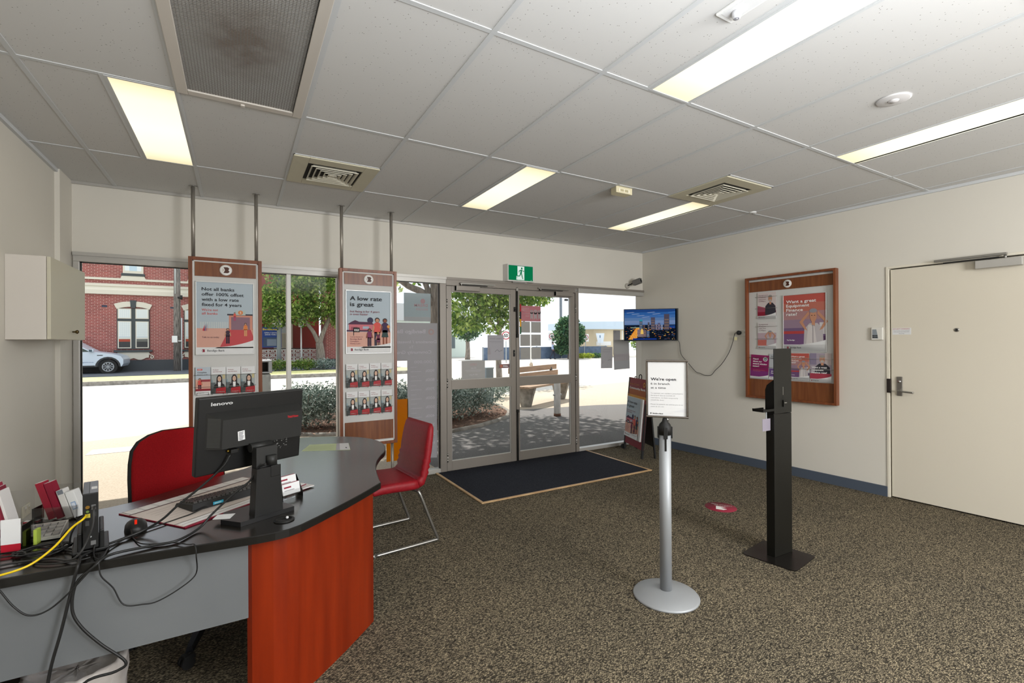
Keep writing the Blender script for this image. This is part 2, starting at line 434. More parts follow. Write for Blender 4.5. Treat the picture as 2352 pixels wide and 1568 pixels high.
# door header
struct(MB().box(2.04, 3.87, fy0, fy1, 2.108, 2.19, ALU, .003).build('trim_5'))
def glass_door(name, x0, x1, gx0, gx1, hinge_x):
    d = struct(thing(name, '-', '-')); del d['label'], d['category']
    y0, y1 = 5.0, 5.048; b = MB()
    b.box(x0, gx0, y0, y1, .006, 2.104, ALU, .002); b.box(gx1, x1, y0, y1, .006, 2.104, ALU, .002)
    for z0, z1 in ((.006, .113), (.924, 1.03), (2.04, 2.104)): b.box(gx0, gx1, y0, y1, z0, z1, ALU, .002)
    b.build('door_frame', d)
    g = MB()
    for z0, z1 in ((.113, .924), (1.03, 2.04)):
        g.box(gx0, gx1, GY, GY + .006, z0, z1, GLASS)
    g.build('glass_pane', d)
    g = MB()
    for z0, z1 in ((.113, .924), (1.03, 2.04)):
        for a, c in ((gx0, gx0 + .006), (gx1 - .006, gx1)): g.box(a, c, GY - .02, GY, z0, z1, ALUL)
        g.box(gx0, gx1, GY - .02, GY, z0, z0 + .006, ALUL)
    g.build('glazing_bead', d)
    for z in (1.9, 1.0, .16):
        MB().tube([(hinge_x, 4.992, z - .05), (hinge_x, 4.992, z - .017)], .009, STEEL, 10).tube([(hinge_x, 4.992, z - .016), (hinge_x, 4.992, z + .016)], .0085, ALUL, 10).tube([(hinge_x, 4.992, z + .017), (hinge_x, 4.992, z + .05)], .009, STEEL, 10).build('hinge', d)
    return d
d1 = glass_door('door_1', 2.046, 2.955, 2.105, 2.885, 2.048)
d2 = glass_door('door_2', 2.962, 3.864, 3.008, 3.795, 3.872)
def closer(parent, bx0, bx1, ax0, ax1, piv):
    c = MB(); c.box(bx0, bx1, 4.952, 5.0, 2.052, 2.108, ALU, .004); c.box(bx0 + (.0 if piv < bx0 + .2 else bx1 - bx0 - .0) - .0, bx0 + .004, 4.951, 5.0, 2.05, 2.11, ALUL)
    c = c.build('door_closer', parent)
    a = MB(); a.box(ax0, ax1, 4.955, 4.978, 2.128, 2.142, STEEL, .002); a.box(ax0 + .02, ax1 - .1, 4.958, 4.972, 2.114, 2.121, BLACKM)
    a.tube([(piv, 4.965, 2.1), (piv, 4.965, 2.146)], .01, STEEL, 10)
    a.build('closer_arm', c)
closer(d1, 2.15, 2.45, 2.2, 2.65, 2.215); closer(d2, 3.53, 3.80, 3.27, 3.74, 3.3)
b = MB(); b.tube([(2.968, 4.985, 2.13), (2.968, 4.985, 1.53)], .009, BLACKM); b.box(2.955, 2.983, 4.975, 5.0, 2.085, 2.125, STEEL, .003); b.box(2.958, 2.98, 4.975, 5.0, 1.515, 1.56, BLACKM, .003)
b.tube([(2.968, 4.985, .62), (2.968, 4.985, .01)], .010, BLACKM); b.box(2.956, 2.982, 4.972, 5.0, .60, .635, BLACKM, .003)
b.build('flush_bolt', d2)
b = MB(); b.box(2.915, 2.94, 4.992, 5.0, 1.285, 1.365, BLACKM, .004); b.lathe([(.007, 0), (.007, .012)], STEEL, 12, TR(2.9275, 4.992, 1.33, 0, R(90))); b.build('lock_cylinder', d1)
b = MB(); b.box(2.925, 2.95, 4.985, 5.0, 1.86, 1.89, BLACKM, .003); b.lathe([(.006, .03), (.012, .02), (.016, 0)], BLACKM, 10, TR(2.937, 4.985, 1.835)); b.build('door_sensor', d1)

# solid door in the right wall
d3 = struct(thing('door_3', '-', '-', (CX, FY, 0), RZ)); del d3['label'], d3['category']
MB().box(DS0 + .016, DS1 - .016, .006, .045, .012, DZ - .016, DOORP, .002).build('door_leaf', d3)
b = MB(); b.box(DS0 - .016, DS0 + .006, -.008, .1, 0, DZ + .014, CREAM, .002); b.box(DS1 - .006, DS1 + .016, -.008, .1, 0, DZ + .014, CREAM, .002); b.box(DS0 + .006, DS1 - .006, -.008, .1, DZ - .006, DZ + .014, CREAM, .002)
b.box(DS0 + .006, DS1 - .006, .05, .1, 0, DZ, BLACK)
b.build('door_frame', d3)
b = MB(); b.box(3.018, 3.06, -.004, .006, .948, 1.123, STEEL, .003); b.lathe([(.012, 0), (.012, .01)], CHROME, 14, TR(3.039, -.004, 1.078, 0, R(90))); lp = b.build('lock_plate', d3)
MB().tube(smooth_path([(3.039, -.004, .995), (3.04, -.04, .995), (3.055, -.052, .994), (3.1, -.053, .990), (3.155, -.052, .987)]), .0085, STEEL, 10).build('lever_handle', lp)
b = MB(); b.lathe([(.017, 0), (.017, .004), (.012, .006)], STEEL, 18, TR(3.434, .006, 1.541, 0, R(90))); b.disc(3.434, 1.541, .009, BLACKM, 1, 14, T=TR(0, -.0005, 0)); b.build('peephole', d3)
b = MB(); b.box(3.56, 3.83, -.045, .006, 2.035, 2.1, ALUL, .004); cl = b.build('door_closer', d3)
MB().box(3.30, 3.745, -.045, -.022, 2.126, 2.145, STEEL, .002).box(3.36, 3.70, -.04, -.026, 2.108, 2.117, BLACKM).tube([(3.735, -.034, 2.09), (3.735, -.034, 2.13)], .009, STEEL, 10).build('closer_arm', cl)
MB().box(2.944, 2.972, -.012, .02, .97, 1.10, mat('#2a2320', .4), .002).build('electric_strike', d3)
b = MB(); b.box(2.986, 3.124, .0045, .006, 1.508, 1.568, PAPER)
b.T = TR(0, .0045, 0); RED = mat('#c0392b', .6)
b.text('SECURITY WARNING', 2.99, 1.555, .009, RED, 1, .125); b.text('Keep this door closed and locked', 2.994, 1.541, .005, INK, 1, .118); b.text('at all times during trading hours', 2.994, 1.530, .005, INK, 1, .118); b.text('Security', 3.055, 1.515, .006, INK, 1, .04, 'C')
tag(b.build('warning_sticker', None, None, (CX, FY, 0), RZ), 'white sticker with red SECURITY WARNING heading stuck on the cream door', 'sticker')

# ---------------------------------------------------------------- ceiling fittings
LENS = new_mat('prismatic_lens')[0]; nt = LENS.node_tree; pb = nt.nodes['Principled BSDF']
pb.inputs['Base Color'].default_value = hx('#d8d2b8'); pb.inputs['Emission Strength'].default_value = 1.0
sx = nd(nt, 'ShaderNodeSeparateXYZ'); nt.links.new(coords(nt), sx.inputs[0])
ab = nd(nt, 'ShaderNodeMath', operation='ABSOLUTE'); nt.links.new(sx.outputs[1], ab.inputs[0])
nt.links.new(ramp(nt, ab.outputs[0], [(0.0, (1.05, .98, 0.78, 1)), (0.40, (.97, .89, 0.66, 1)), (0.58, (0.74, 0.63, 0.38, 1))]), pb.inputs['Emission Color'])
def light_panel(x, y, label):
    t = thing('ceiling_light', label, 'ceiling light', (x + .15, y + .6, CZ), 0, 'recessed ceiling lights')
    MB().box(-.138, .138, -.588, .588, -.003, .004, LENS).build('lens', t)
    f = MB()
    for a in ((-.15, -.138, -.6, .6), (.138, .15, -.6, .6), (-.138, .138, -.6, -.588), (-.138, .138, .588, .6)): f.box(*a, -.006, .004, GRID)
    f.build('frame', t); return t
ll = ['lit ceiling panel at far left beside the big return air grille', 'lit ceiling panel over the glass doors, nearest the middle of the room', 'lit ceiling panel right beside the louvred vent near the back corner', 'lit ceiling panel next to the small white emergency light, widest in view', 'lit ceiling panel nearest the right wall, beyond the round ceiling disc',
      'lit ceiling panel behind the camera on the left', 'lit ceiling panel behind the camera in the middle', 'lit ceiling panel behind the camera on the right']
for (x, y), l in zip(LIGHTS[:5], ll): light_panel(x + (.03 if x > 3 else .01), y, l)
# return air grille
DUST = noisy('dusty_mesh', '#5f5a55', '#8f9090', (1, 1, 1), 3.5, 3, 0.7)
t = thing('return_air_grille', 'large rectangular mesh return air grille in the ceiling, stained with dust', 'vent', (.03, 2.355, CZ))
f = MB(); GF = mat('#cfc8bf', .5)
for a in ((-.293, -.245, -.6, .6), (.245, .293, -.6, .6), (-.245, .245, .552, .6), (-.245, .245, -.6, -.552)): f.box(*a, -.014, .002, GF, .003)
f.box(-.251, .251, -.558, -.55, -.01, 0, BLACK); f.box(.243, .249, -.56, .56, -.012, 0, BLACK)
f.build('frame', t)
m, nt, pb = new_mat('filter_pad'); fb = coords(nt)
mxx = nd(nt, 'ShaderNodeMix', data_type='RGBA'); gr = nd(nt, 'ShaderNodeTexGradient', gradient_type='SPHERICAL')
nt.links.new(coords(nt, (4.2, 2.3, 1)), gr.inputs[0]); nt.links.new(noise(nt, fb, 9, 4), nt.nodes.new('ShaderNodeMath').inputs[0])
mm = [n for n in nt.nodes if n.type == 'MATH'][0]; mm.operation = 'MULTIPLY'; nt.links.new(gr.outputs['Fac'], mm.inputs[1])
nt.links.new(ramp(nt, mm.outputs[0], [(0.05, hx('#e2e4e4')), (0.42, hx('#86705f'))]), pb.inputs['Base Color']); pb.inputs['Roughness'].default_value = .9
MB().box(-.245, .245, -.552, .552, -.001, .002, m).build('filter_pad', t)
f = MB(); WM = mat('#8f8a84', .6)
for k in range(41): f.box(-.245 + .49 * k / 40 - .0011, -.245 + .49 * k / 40 + .0011, -.552, .552, -.0065, -.0055, WM)
for k in range(111): f.box(-.245, .245, -.552 + 1.104 * k / 110 - .0013, -.552 + 1.104 * k / 110 + .0013, -.0065, -.0055, WM)
f.build('wire_mesh', t)
MB().box(-.01, .01, .575, .6, -.022, -.012, GF, .003).build('latch', t)
def diffuser(x, y, label):
    t = thing('ceiling_diffuser', label, 'vent', (x, y, CZ), 0, 'square supply air diffusers')
    MB().box(-.19, .19, -.19, .19, -.002, .001, mat('#2c2a28', .8)).build('duct_opening', t)
    f = MB(); BE = mat('#c9c3ab', .5)
    for a in ((-.295, -.19, -.295, .295), (.19, .295, -.295, .295), (-.19, .19, .19, .295), (-.19, .19, -.295, -.19)): f.box(*a, -.012, .001, BE, .003)
    f.build('face_plate', t)
    lv = MB(); LV = mat('#d4cfbd', .5)
    for h in (.165, .13, .095, .06, .03):
        w = .016
        for q in range(4):
            lv.add([(-h, -h, -.022), (h, -h, -.022), (h - w, -h + w, -.002), (-h + w, -h + w, -.002)], [(0, 1, 2, 3)], LV, T=Matrix.Rotation(q * PI / 2, 4, 'Z'))
            lv.add([(-h, -h, -.022), (h, -h, -.022), (h + .002, -h - .002, -.017), (-h - .002, -h - .002, -.017)], [(3, 2, 1, 0)], LV, T=Matrix.Rotation(q * PI / 2, 4, 'Z'))
    lv.box(-.02, .02, -.012, .012, -.02, -.01, LV, .002)
    lv.build('louvre_blades', t); return t
diffuser(.636, 3.852, 'beige square louvred ceiling vent behind the hanging display panels')
diffuser(3.636, 2.66, 'beige square louvred ceiling vent beside a lit panel near the right wall')
t = thing('motion_detector', 'small beige motion detector box on the ceiling grid', 'motion detector', (2.83, 3.01, CZ))
f = MB(); BG = mat('#d8cfae', .5)
f.prism([(-.09, -.035), (.09, -.035), (.075, .045), (-.075, .045)], -.055, 0, BG); f.build('housing', t)
MB(TR(0, -.036, -.03)).rect(-.06, -.016, .06, .012, mat('#efe8d2', .3), 1).rect(-.045, -.012, -.005, .008, mat('#b9b08e', .3), 2).rect(.005, -.012, .045, .008, mat('#b9b08e', .3), 2).build('sensor_window', t)
t = thing('ceiling_disc', 'round white flush disc in a ceiling tile toward the right', 'smoke detector', (3.083, 1.177, CZ))
MB().lathe([(.075, 0), (.078, -.004), (.07, -.008), (.0, -.008)][::-1], mat('#dedcdc', .5), 32).build('cover_plate', t)
f = MB(); f.lathe([(.0, -.016), (.02, -.015), (.026, -.008)], mat('#d2cfcf', .4), 20); f.box(.01, .028, .012, .02, -.0095, -.008, BLACKM); f.build('sensor', t)
t = thing('ceiling_sprinkler', 'tiny white ceiling sprinkler cap near the top of the right wall', 'sprinkler', (4.525, 2.92, CZ))
MB().lathe([(.0, -.012), (.03, -.011), (.036, -.004), (.036, 0)], WHITE, 20).build('cover_cap', t)
MB().lathe([(.0, -.02), (.01, -.019), (.012, -.011)], STEEL, 12).build('nozzle', t)
t = thing('ceiling_emergency_light', 'white rectangular emergency light on the ceiling at top of view', 'emergency light', (1.70, 1.158, CZ))
f = MB(); f.box(-.048, .048, -.105, .06, -.012, 0, WHITE, .004); f.box(-.035, .035, -.085, .04, -.014, -.012, mat('#e2e2e2', .5)); f.build('base_plate', t)
MB().lathe([(.0, -.042), (.014, -.040), (.018, -.03), (.019, -.012)], mat('#d9d9dc', .3), 20).ring(0, 0, .005, .009, mat('#90909a', .3), 1, T=TR(0, 0, -.0415, 0, R(90))).build('lamp_head', t)

# ---------------------------------------------------------------- light
w = D.worlds.new('World'); SC.world = w; w.use_nodes = True
bg = w.node_tree.nodes['Background']; bg.inputs['Color'].default_value = (0.86, 0.93, 1.0, 1); bg.inputs['Strength'].default_value = 1.45
su = D.lights.new('sun', 'SUN'); su.energy = 5.0; su.angle = R(0.6); su.color = (1, .95, .87)
so = D.objects.new('sun', su); COL.objects.link(so)
sd = Vector((0.18, 0.56, 0.86)).normalized(); so.rotation_euler = sd.to_track_quat('Z', 'Y').to_euler(); so.location = sd * 60
def area(name, loc, to, sx_, sy_, power, col):
    l = D.lights.new(name, 'AREA'); l.shape = 'RECTANGLE'; l.size = sx_; l.size_y = sy_; l.energy = power; l.color = col
    o = D.objects.new(name, l); COL.objects.link(o); o.location = loc
    o.rotation_euler = (Vector(loc) - Vector(to)).to_track_quat('Z', 'Y').to_euler(); return o
# behind the viewer: the bounced flash, and unseen fill lamps added to brighten the room
area('bounce_flash', (0.9, -0.5, 1.75), (0.9, -0.5, 2.75), 1.6, 1.6, 95, (.90, .95, 1.0))
area('left_wall_fill', (2.7, -.7, 2.70), (-1.165, 3.4, 1.1), 1.2, .6, 30, (1, .97, .92))  # added fill that lifts the left wall, no fitting there
area('front_fill', (3.05, -3.0, 1.8), (2.4, 4.5, 1.2), 1.5, 1.6, 190, (.97, .985, 1.0))  # added fill thrown forward onto the front and right walls
area('rear_bounce_fill', (1.9, -2.2, 1.55), (1.9, -2.2, 2.75), 5.0, 2.6, 120, (1, .985, .96))  # added fill, bounced off the ceiling at the rear
SC.view_settings.view_transform = 'Standard'; SC.view_settings.look = 'None'
SC.view_settings.exposure = 0.12
SC.cycles.max_bounces = 7; SC.cycles.diffuse_bounces = 3; SC.cycles.use_adaptive_sampling = True; SC.cycles.adaptive_threshold = 0.025; SC.cycles.glossy_bounces = 3; SC.cycles.transparent_max_bounces = 9; SC.cycles.transmission_bounces = 4
SC.cycles.use_denoising = True; SC.cycles.sample_clamp_indirect = 6.0
SC.cycles.caustics_reflective = False; SC.cycles.caustics_refractive = False
# ================================================================ printed matter drawn on local XZ planes (origin lower left)
def bank_mark(b, u, v, s, m1, m2, l=2):
    """angular two-part letter mark of height s"""
    b.poly([(u, v), (u + .22 * s, v + .5 * s), (u, v + s), (u + .62 * s, v + s), (u + .86 * s, v + .78 * s), (u + .70 * s, v + .5 * s), (u + .9 * s, v + .24 * s), (u + .66 * s, v)], m1, l)
    b.poly([(u - .22 * s, v + .2 * s), (u + .08 * s, v + .5 * s), (u - .22 * s, v + .8 * s), (u - .06 * s, v + .5 * s)], m2, l)
def emblem(r=.031):
    b = MB(); b.lathe([(r, .0), (r, .005), (r * .93, .008), (0, .008)], mat('#f0efec', .4), 32, TR(0, 0, 0, 0, R(90)))
    b.T = TR(0, -.0085, 0); b.ring(0, 0, r * .86, r * .92, mat('#d9d4cc', .5), 1)
    bank_mark(b, -r * .38, -r * .55, r * 1.1, mat('#4a2312', .5), mat('#b9a08f', .5), 2); return b
def sign_off(b, u, v, h, l=2):
    bank_mark(b, u + h * .1, v - h * .25, h * 1.5, MAROON, INK, l); b.text('Bendigo Bank', u + h * 2.4, v, h, INK, l, bold=.012)
def swoosh(b, w, v0, v1, m, l):
    n = 12
    pts = [(0, 0), (w, 0), (w, v1)] + [(w * (1 - k / n), v0 + (v1 - v0) * (1 - k / n) ** 2.4) for k in range(1, n + 1)]
    b.poly(pts, m, l)
def person_flat(b, u, v, h, top, legs, skin=SKIN, hair=HAIR, l=3, skirt=False):
    w = h * .26
    if skirt:
        b.poly([(u - w * .5, v + h * .28), (u + w * .5, v + h * .28), (u + w * .3, v + h * .55), (u - w * .3, v + h * .55)], legs, l)
        b.rect(u - w * .32, v, u - w * .1, v + h * .29, skin, l); b.rect(u + w * .1, v, u + w * .32, v + h * .29, skin, l)
    else:
        b.rect(u - w * .38, v, u - w * .04, v + h * .5, legs, l); b.rect(u + w * .04, v, u + w * .38, v + h * .5, legs, l)
    b.poly([(u - w * .42, v + h * .46), (u + w * .42, v + h * .46), (u + w * .5, v + h * .76), (u + w * .2, v + h * .83), (u - w * .2, v + h * .83), (u - w * .5, v + h * .76)], top, l)
    b.poly([(u - w * .5, v + h * .76), (u - w * .72, v + h * .48), (u - w * .56, v + h * .46), (u - w * .34, v + h * .66)], skin, l + 1)
    b.poly([(u + w * .5, v + h * .76), (u + w * .72, v + h * .48), (u + w * .56, v + h * .46), (u + w * .34, v + h * .66)], skin, l + 1)
    b.disc(u, v + h * .91, h * .085, hair, l + 1, 16); b.disc(u, v + h * .895, h * .062, skin, l + 2, 16)
def portrait(b, u, v, w, h, l=3):
    """long dark hair, pale face, white jabot, black gown"""
    b.poly([(u - w * .5, v), (u + w * .5, v), (u + w * .42, v + h * .26), (u + w * .16, v + h * .42), (u - w * .16, v + h * .42), (u - w * .42, v + h * .26)], BLACKM, l)
    b.poly([(u - w * .26, v + h * .2), (u + w * .26, v + h * .2), (u + w * .24, v + h * .8), (u + w * .1, v + h), (u - w * .1, v + h), (u - w * .24, v + h * .8)], HAIR, l + 1)
    b.disc(u, v + h * .70, w * .15, mat('#d9b49c', .6), l + 2, 18, h * .2)
    b.poly([(u - w * .1, v + h * .08), (u + w * .1, v + h * .08), (u + w * .13, v + h * .46), (u - w * .13, v + h * .46)], INKW, l + 2)
    b.rect(u - w * .07, v + h * .72, u - w * .02, v + h * .745, HAIR, l + 3); b.rect(u + w * .02, v + h * .72, u + w * .07, v + h * .745, HAIR, l + 3); b.rect(u - w * .05, v + h * .59, u + w * .05, v + h * .61, MAROON, l + 3)
def man_photo(b, u, v, w, h, l=3, shirt=None, worker=False):
    sh = shirt or mat('#33313a', .7)
    b.poly([(u - w * .5, v), (u + w * .5, v), (u + w * .46, v + h * .42), (u + w * .2, v + h * .58), (u - w * .2, v + h * .58), (u - w * .46, v + h * .42)], sh, l)
    if worker:
        for s in (-1, 1):
            b.poly([(u + s * w * .46, v + h * .42), (u + s * w * .72, v + h * .62), (u + s * w * .24, v + h * .92), (u + s * w * .2, v + h * .84), (u + s * w * .54, v + h * .62), (u + s * w * .3, v + h * .38)], SKIN, l + 1)
    b.rect(u - w * .08, v + h * .5, u + w * .08, v + h * .66, SKIN, l + 1)
    b.disc(u, v + h * .78, w * .17, SKIN, l + 2, 18, h * .17)
    if worker:
        b.disc(u, v + h * .93, w * .19, mat('#8f8f97', .5), l + 3, 16, h * .06)
    else:
        b.disc(u, v + h * .90, w * .16, mat('#9a948e', .7), l + 3, 16, h * .06); b.disc(u, v + h * .68, w * .11, mat('#b3aca6', .7), l + 3, 14, h * .06)
    for s in (-1, 1): b.rect(u + s * w * .07 - w * .03, v + h * .79, u + s * w * .07 + w * .03, v + h * .805, HAIR, l + 4)
def sheet(w, h, t=.002, face=PAPER, T=None):
    b = MB(T); b.box(0, w, 0, t, 0, h, face); return b
def p_products(w=.10, h=.21):
    b = sheet(w, h, .004); G1 = mat('#a9aeac', .6); G2 = mat('#5d6465', .6); RB = mat('#a8131c', .5); YE = mat('#c7b98a', .6)
    b.rect(0, 0, w, h * .72, G1, 1); b.rect(w * .78, h * .55, w * .95, h * .72, YE, 2); b.rect(0, h * .18, w * .3, h * .42, G2, 2); b.poly([(0, h * .42), (w * .12, h * .42), (w * .08, h * .56), (w * .02, h * .5)], mat('#7f98a0', .6), 2)
    portrait(b, w * .56, h * .2, w * .8, h * .5); b.rect(0, 0, w, h * .2, mat('#3b3f3e', .6), 6); b.poly([(w * .3, h * .02), (w, 0), (w, h * .24), (w * .34, h * .2)], RB, 7); b.text('Bendigo Bank', w * .42, h * .06, h * .02, INKW, 8, w * .5)
    b.text('Products', w * .12, h * .88, h * .03, MAROON, 2, w * .38, bold=.02); b.text('and Services', w * .12, h * .81, h * .03, MAROON, 2, w * .62, bold=.02)
    return b
def p_complete(w=.10, h=.21):
    b = sheet(w, h, .004); b.rect(0, h * .12, w, h, mat('#bcc6cf', .6), 1); b.rect(0, h * .12, w, h * .55, PINK, 2)
    b.rect(w * .12, h * .88, w * .45, h * .94, CORAL, 2); b.text('NEW', w * .28, h * .893, h * .032, INKW, 3, al='C'); b.text('Complete', w * .12, h * .78, h * .05, INK, 2, w * .62, bold=.02); b.text('Home Loan', w * .12, h * .71, h * .04, INK, 2, w * .7)
    b.rect(w * .35, h * .46, w * .98, h * .54, mat('#9c3b44', .6), 3); person_flat(b, w * .28, h * .1, h * .5, CORAL, mat('#5a1a33', .6)); b.rect(0, 0, w, h * .12, PAPER, 6); b.rect(0, h * .12, w, h * .2, mat('#8c1a26', .6), 6); sign_off(b, w * .08, h * .04, h * .022, 7); return b
def p_equip_man(w=.21, h=.297):
    b = sheet(w, h); b.rect(0, h * .1, w, h, mat('#cfc3c1', .6), 1); b.poly([(0, h * .1), (w, h * .1), (w, h * .3), (0, h * .5)], mat('#a0455c', .6), 2); b.rect(0, h * .1, w, h * .26, MAROON, 3)
    man_photo(b, w * .7, h * .14, w * .58, h * .78, 4)
    for k, s in enumerate(('Equipment', 'Finance', 'rates from', '2.74%p.a.')): b.text(s, w * .08, h * (.87 - .075 * k), h * .042, mat('#7d4552', .6), 9, w * (.5 if k == 0 else .38))
    swoosh(b, w, h * .1, h * .22, PAPER, 10); b.rect(0, 0, w, h * .11, PAPER, 10); sign_off(b, w * .06, h * .04, h * .024, 11); return b
def p_equip_worker(w=.21, h=.297):
    b = sheet(w, h); b.rect(0, h * .6, w, h, mat('#d3cfcd', .6), 1); b.rect(0, h * .12, w, h * .6, mat('#b9a2ab', .6), 1); b.rect(0, h * .12, w * .6, h * .34, mat('#c0685e', .6), 2)
    man_photo(b, w * .68, h * .14, w * .42, h * .55, 4, mat('#b7b1b6', .7), True)
    for k, s in enumerate(('Equipment', 'Finance', 'rates from', '2.74%p.a.')): b.text(s, w * .08, h * (.90 - .075 * k), h * .042, mat('#6d3a4a', .6), 9, w * (.5 if k == 0 else .38))
    swoosh(b, w, h * .1, h * .22, PAPER, 10); b.rect(0, 0, w, h * .11, PAPER, 10); sign_off(b, w * .06, h * .04, h * .024, 11); return b
def p_super(w=.21, h=.28):
    b = sheet(w, h); b.rect(0, h * .1, w, h, MAGENTA, 1); b.rect(0, h * .1, w, h * .34, mat('#7a2a72', .5), 2)
    for k, s in enumerate(('Heard', 'about our', 'award winning', 'super?')): b.text(s, w * .12, h * (.8 - .1 * k), h * .06, INKW, 3, w * (.3, .5, .78, .36)[k], bold=.03)
    b.ring(w * .8, h * .84, w * .09, w * .12, INKW, 3); b.disc(w * .8, h * .84, w * .075, mat('#6b8f8a', .6), 3); b.text('Best', w * .8, h * .83, h * .03, INKW, 4, al='C')
    b.text('You could be better off with us', w * .15, h * .36, h * .026, mat('#d98c6a', .6), 3, w * .64); b.text('Find out more', w * .15, h * .31, h * .026, mat('#d98c6a', .6), 3, w * .4)
    swoosh(b, w, h * .08, h * .2, PAPER, 5); b.rect(0, 0, w, h * .09, PAPER, 5); return b
def p_bluephoto(w=.21, h=.28):
    b = sheet(w, h); b.rect(0, h * .1, w, h, mat('#b9bcc0', .6), 1); b.rect(0, h * .1, w, h * .42, mat('#6a4a86', .6), 2); man_photo(b, w * .55, h * .3, w * .5, h * .5, 3, mat('#2f4a63', .6))
    for k, s in enumerate(('Start your', 'next chapter')): b.text(s, w * .1, h * (.88 - .08 * k), h * .045, INK, 9, w * .7)
    for k, s in enumerate(('Join the', 'better big')): b.text(s, w * .1, h * (.3 - .08 * k), h * .045, INKW, 9, w * .6, bold=.02)
    b.rect(0, 0, w, h * .1, PAPER, 5); sign_off(b, w * .06, h * .04, h * .026, 6); return b
def p_want_worker(w=.21, h=.297, big=False):
    b = sheet(w, h); C = [mat(c, .6) for c in ('#b8544a', '#b96c5c', '#ab8081', '#957d90', '#715a7c', '#54385c')]
    for k in range(6): b.rect(0, h * (.12 + .147 * (5 - k)), w, h * (.12 + .147 * (6 - k)), C[k], 1)
    b.rect(0, h * .31, w * .62, h * .36, mat('#b3403f', .6), 2); b.rect(0, h * .12, w * .6, h * .31, mat('#6f4d77', .6), 2); b.rect(w * .86, h * .3, w, h * .5, mat('#cfc9cb', .6), 2)
    man_photo(b, w * .72, h * .13, w * .46, h * .62, 4, mat('#bdb6b8', .7), True)
    b.poly([(w * .55, h * .13), (w * .8, h * .13), (w * .74, h * .46), (w * .6, h * .46)], mat('#d3ccca', .7), 5); b.rect(w * .7, h * .13, w * .72, h * .45, mat('#a8a0a4', .7), 6)
    for k, (s, ww) in enumerate((('Want a great', .72), ('Equipment', .56), ('Finance', .41), ('rate?', .27))): b.text(s, w * .07, h * (.86 - .075 * k), h * .05, INKW, 10, w * ww, bold=.02)
    b.text('Try Bendigo', w * .08, h * .19, h * .02, INKW, 10, w * .2, bold=.02)
    swoosh(b, w, h * .11, h * .2, PAPER, 11); b.rect(0, 0, w, h * .12, PAPER, 11); sign_off(b, w * .08, h * .055, h * .024, 12); return b
def p_want_man(w=.21, h=.297):
    b = sheet(w, h); b.rect(0, h * .1, w, h, mat('#a79aa6', .6), 1); b.rect(0, h * .6, w * .3, h, mat('#8a7f96', .6), 2); b.rect(w * .7, h * .6, w, h, mat('#c2b4b2', .6), 2)
    man_photo(b, w * .58, h * .2, w * .74, h * .76, 3); b.rect(0, h * .1, w, h * .3, mat('#a43a4c', .6), 8)
    for k, s in enumerate(('Want a great', 'Equipment', 'Finance rate?')): b.text(s, w * .08, h * (.48 - .09 * k), h * .055, INKW, 10, w * (.72, .56, .72)[k], bold=.03)
    swoosh(b, w, h * .1, h * .22, PAPER, 11); b.rect(0, 0, w, h * .11, PAPER, 11); sign_off(b, w * .06, h * .04, h * .024, 12); return b
def p_notall(w, h):
    b = MB(); b.rect(0, 0, w, h, PAPER, 1); b.rect(0, h * .095, w, h, SKYP, 2); b.rect(0, h * .095, w, h * .36, PINK, 3)
    for k in range(13): b.rect(w * (.06 + .038 * k), h * .36, w * (.085 + .038 * k), h * .45, mat('#c3cacb', .6), 3)
    b.rect(w * .56, h * .34, w * .99, h * .55, mat('#cf8f7a', .6), 4); b.rect(w * .6, h * .34, w * .94, h * .52, mat('#8a6a78', .6), 5)
    b.poly([(w * .40, h * .095), (w * .56, h * .34), (w * .96, h * .34), (w, h * .24), (w, h * .095)], mat('#c44a4e', .6), 5)
    b.rect(w * .53, h * .545, w * .99, h * .565, mat('#2c2a38', .6), 5); b.rect(w * .68, h * .55, w * .86, h * .615, mat('#b6c3bd', .6), 6); b.disc(w * .77, h * .585, w * .045, mat('#d8834a', .6), 7); b.text('S', w * .77, h * .57, h * .03, INKW, 8, al='C')
    person_flat(b, w * .54, h * .145, h * .22, mat('#3a2638', .6), mat('#2b2030', .6), l=8); person_flat(b, w * .86, h * .25, h * .19, mat('#e0803f', .6), mat('#d99a6a', .6), l=8); person_flat(b, w * .665, h * .47, h * .12, CORAL, mat('#b0486a', .6), l=8)
    for k, c in enumerate(('#c0364a', '#5c4a7a', '#9c3a66', '#7090a8')): b.poly([(w * (.1 + .03 * k), h * .33), (w * (.13 + .02 * k), h * .32), (w * (.14 + .025 * k), h * .44 - abs(k - 1.5) * .012)], mat(c, .6), 6)
    for k, (s, ww) in enumerate((('Not all banks', .57), ('offer 100% offset', .74), ('with a low rate', .65), ('fixed for 4 years', .70))): b.text(s, w * .09, h * (.885 - .072 * k), h * .043, INK, 9, w * ww, bold=.012)
    b.text("We're not", w * .09, h * .60, h * .034, CORAL, 9, w * .28); b.text('all banks', w * .09, h * .55, h * .034, CORAL, 9, w * .27)
    b.text('Talk to us today', w * .09, h * .225, h * .022, mat('#6b4a58', .6), 9, w * .3)
    n = 10; b.poly([(w * .3, h * .08), (w, h * .08), (w, h * .19)] + [(w * (1 - .7 * k / n), h * (.095 + .095 * (1 - k / n) ** 2)) for k in range(1, n)], PAPER, 14); b.rect(0, 0, w, h * .095, PAPER, 14); sign_off(b, w * .09, h * .035, h * .026, 15); return b
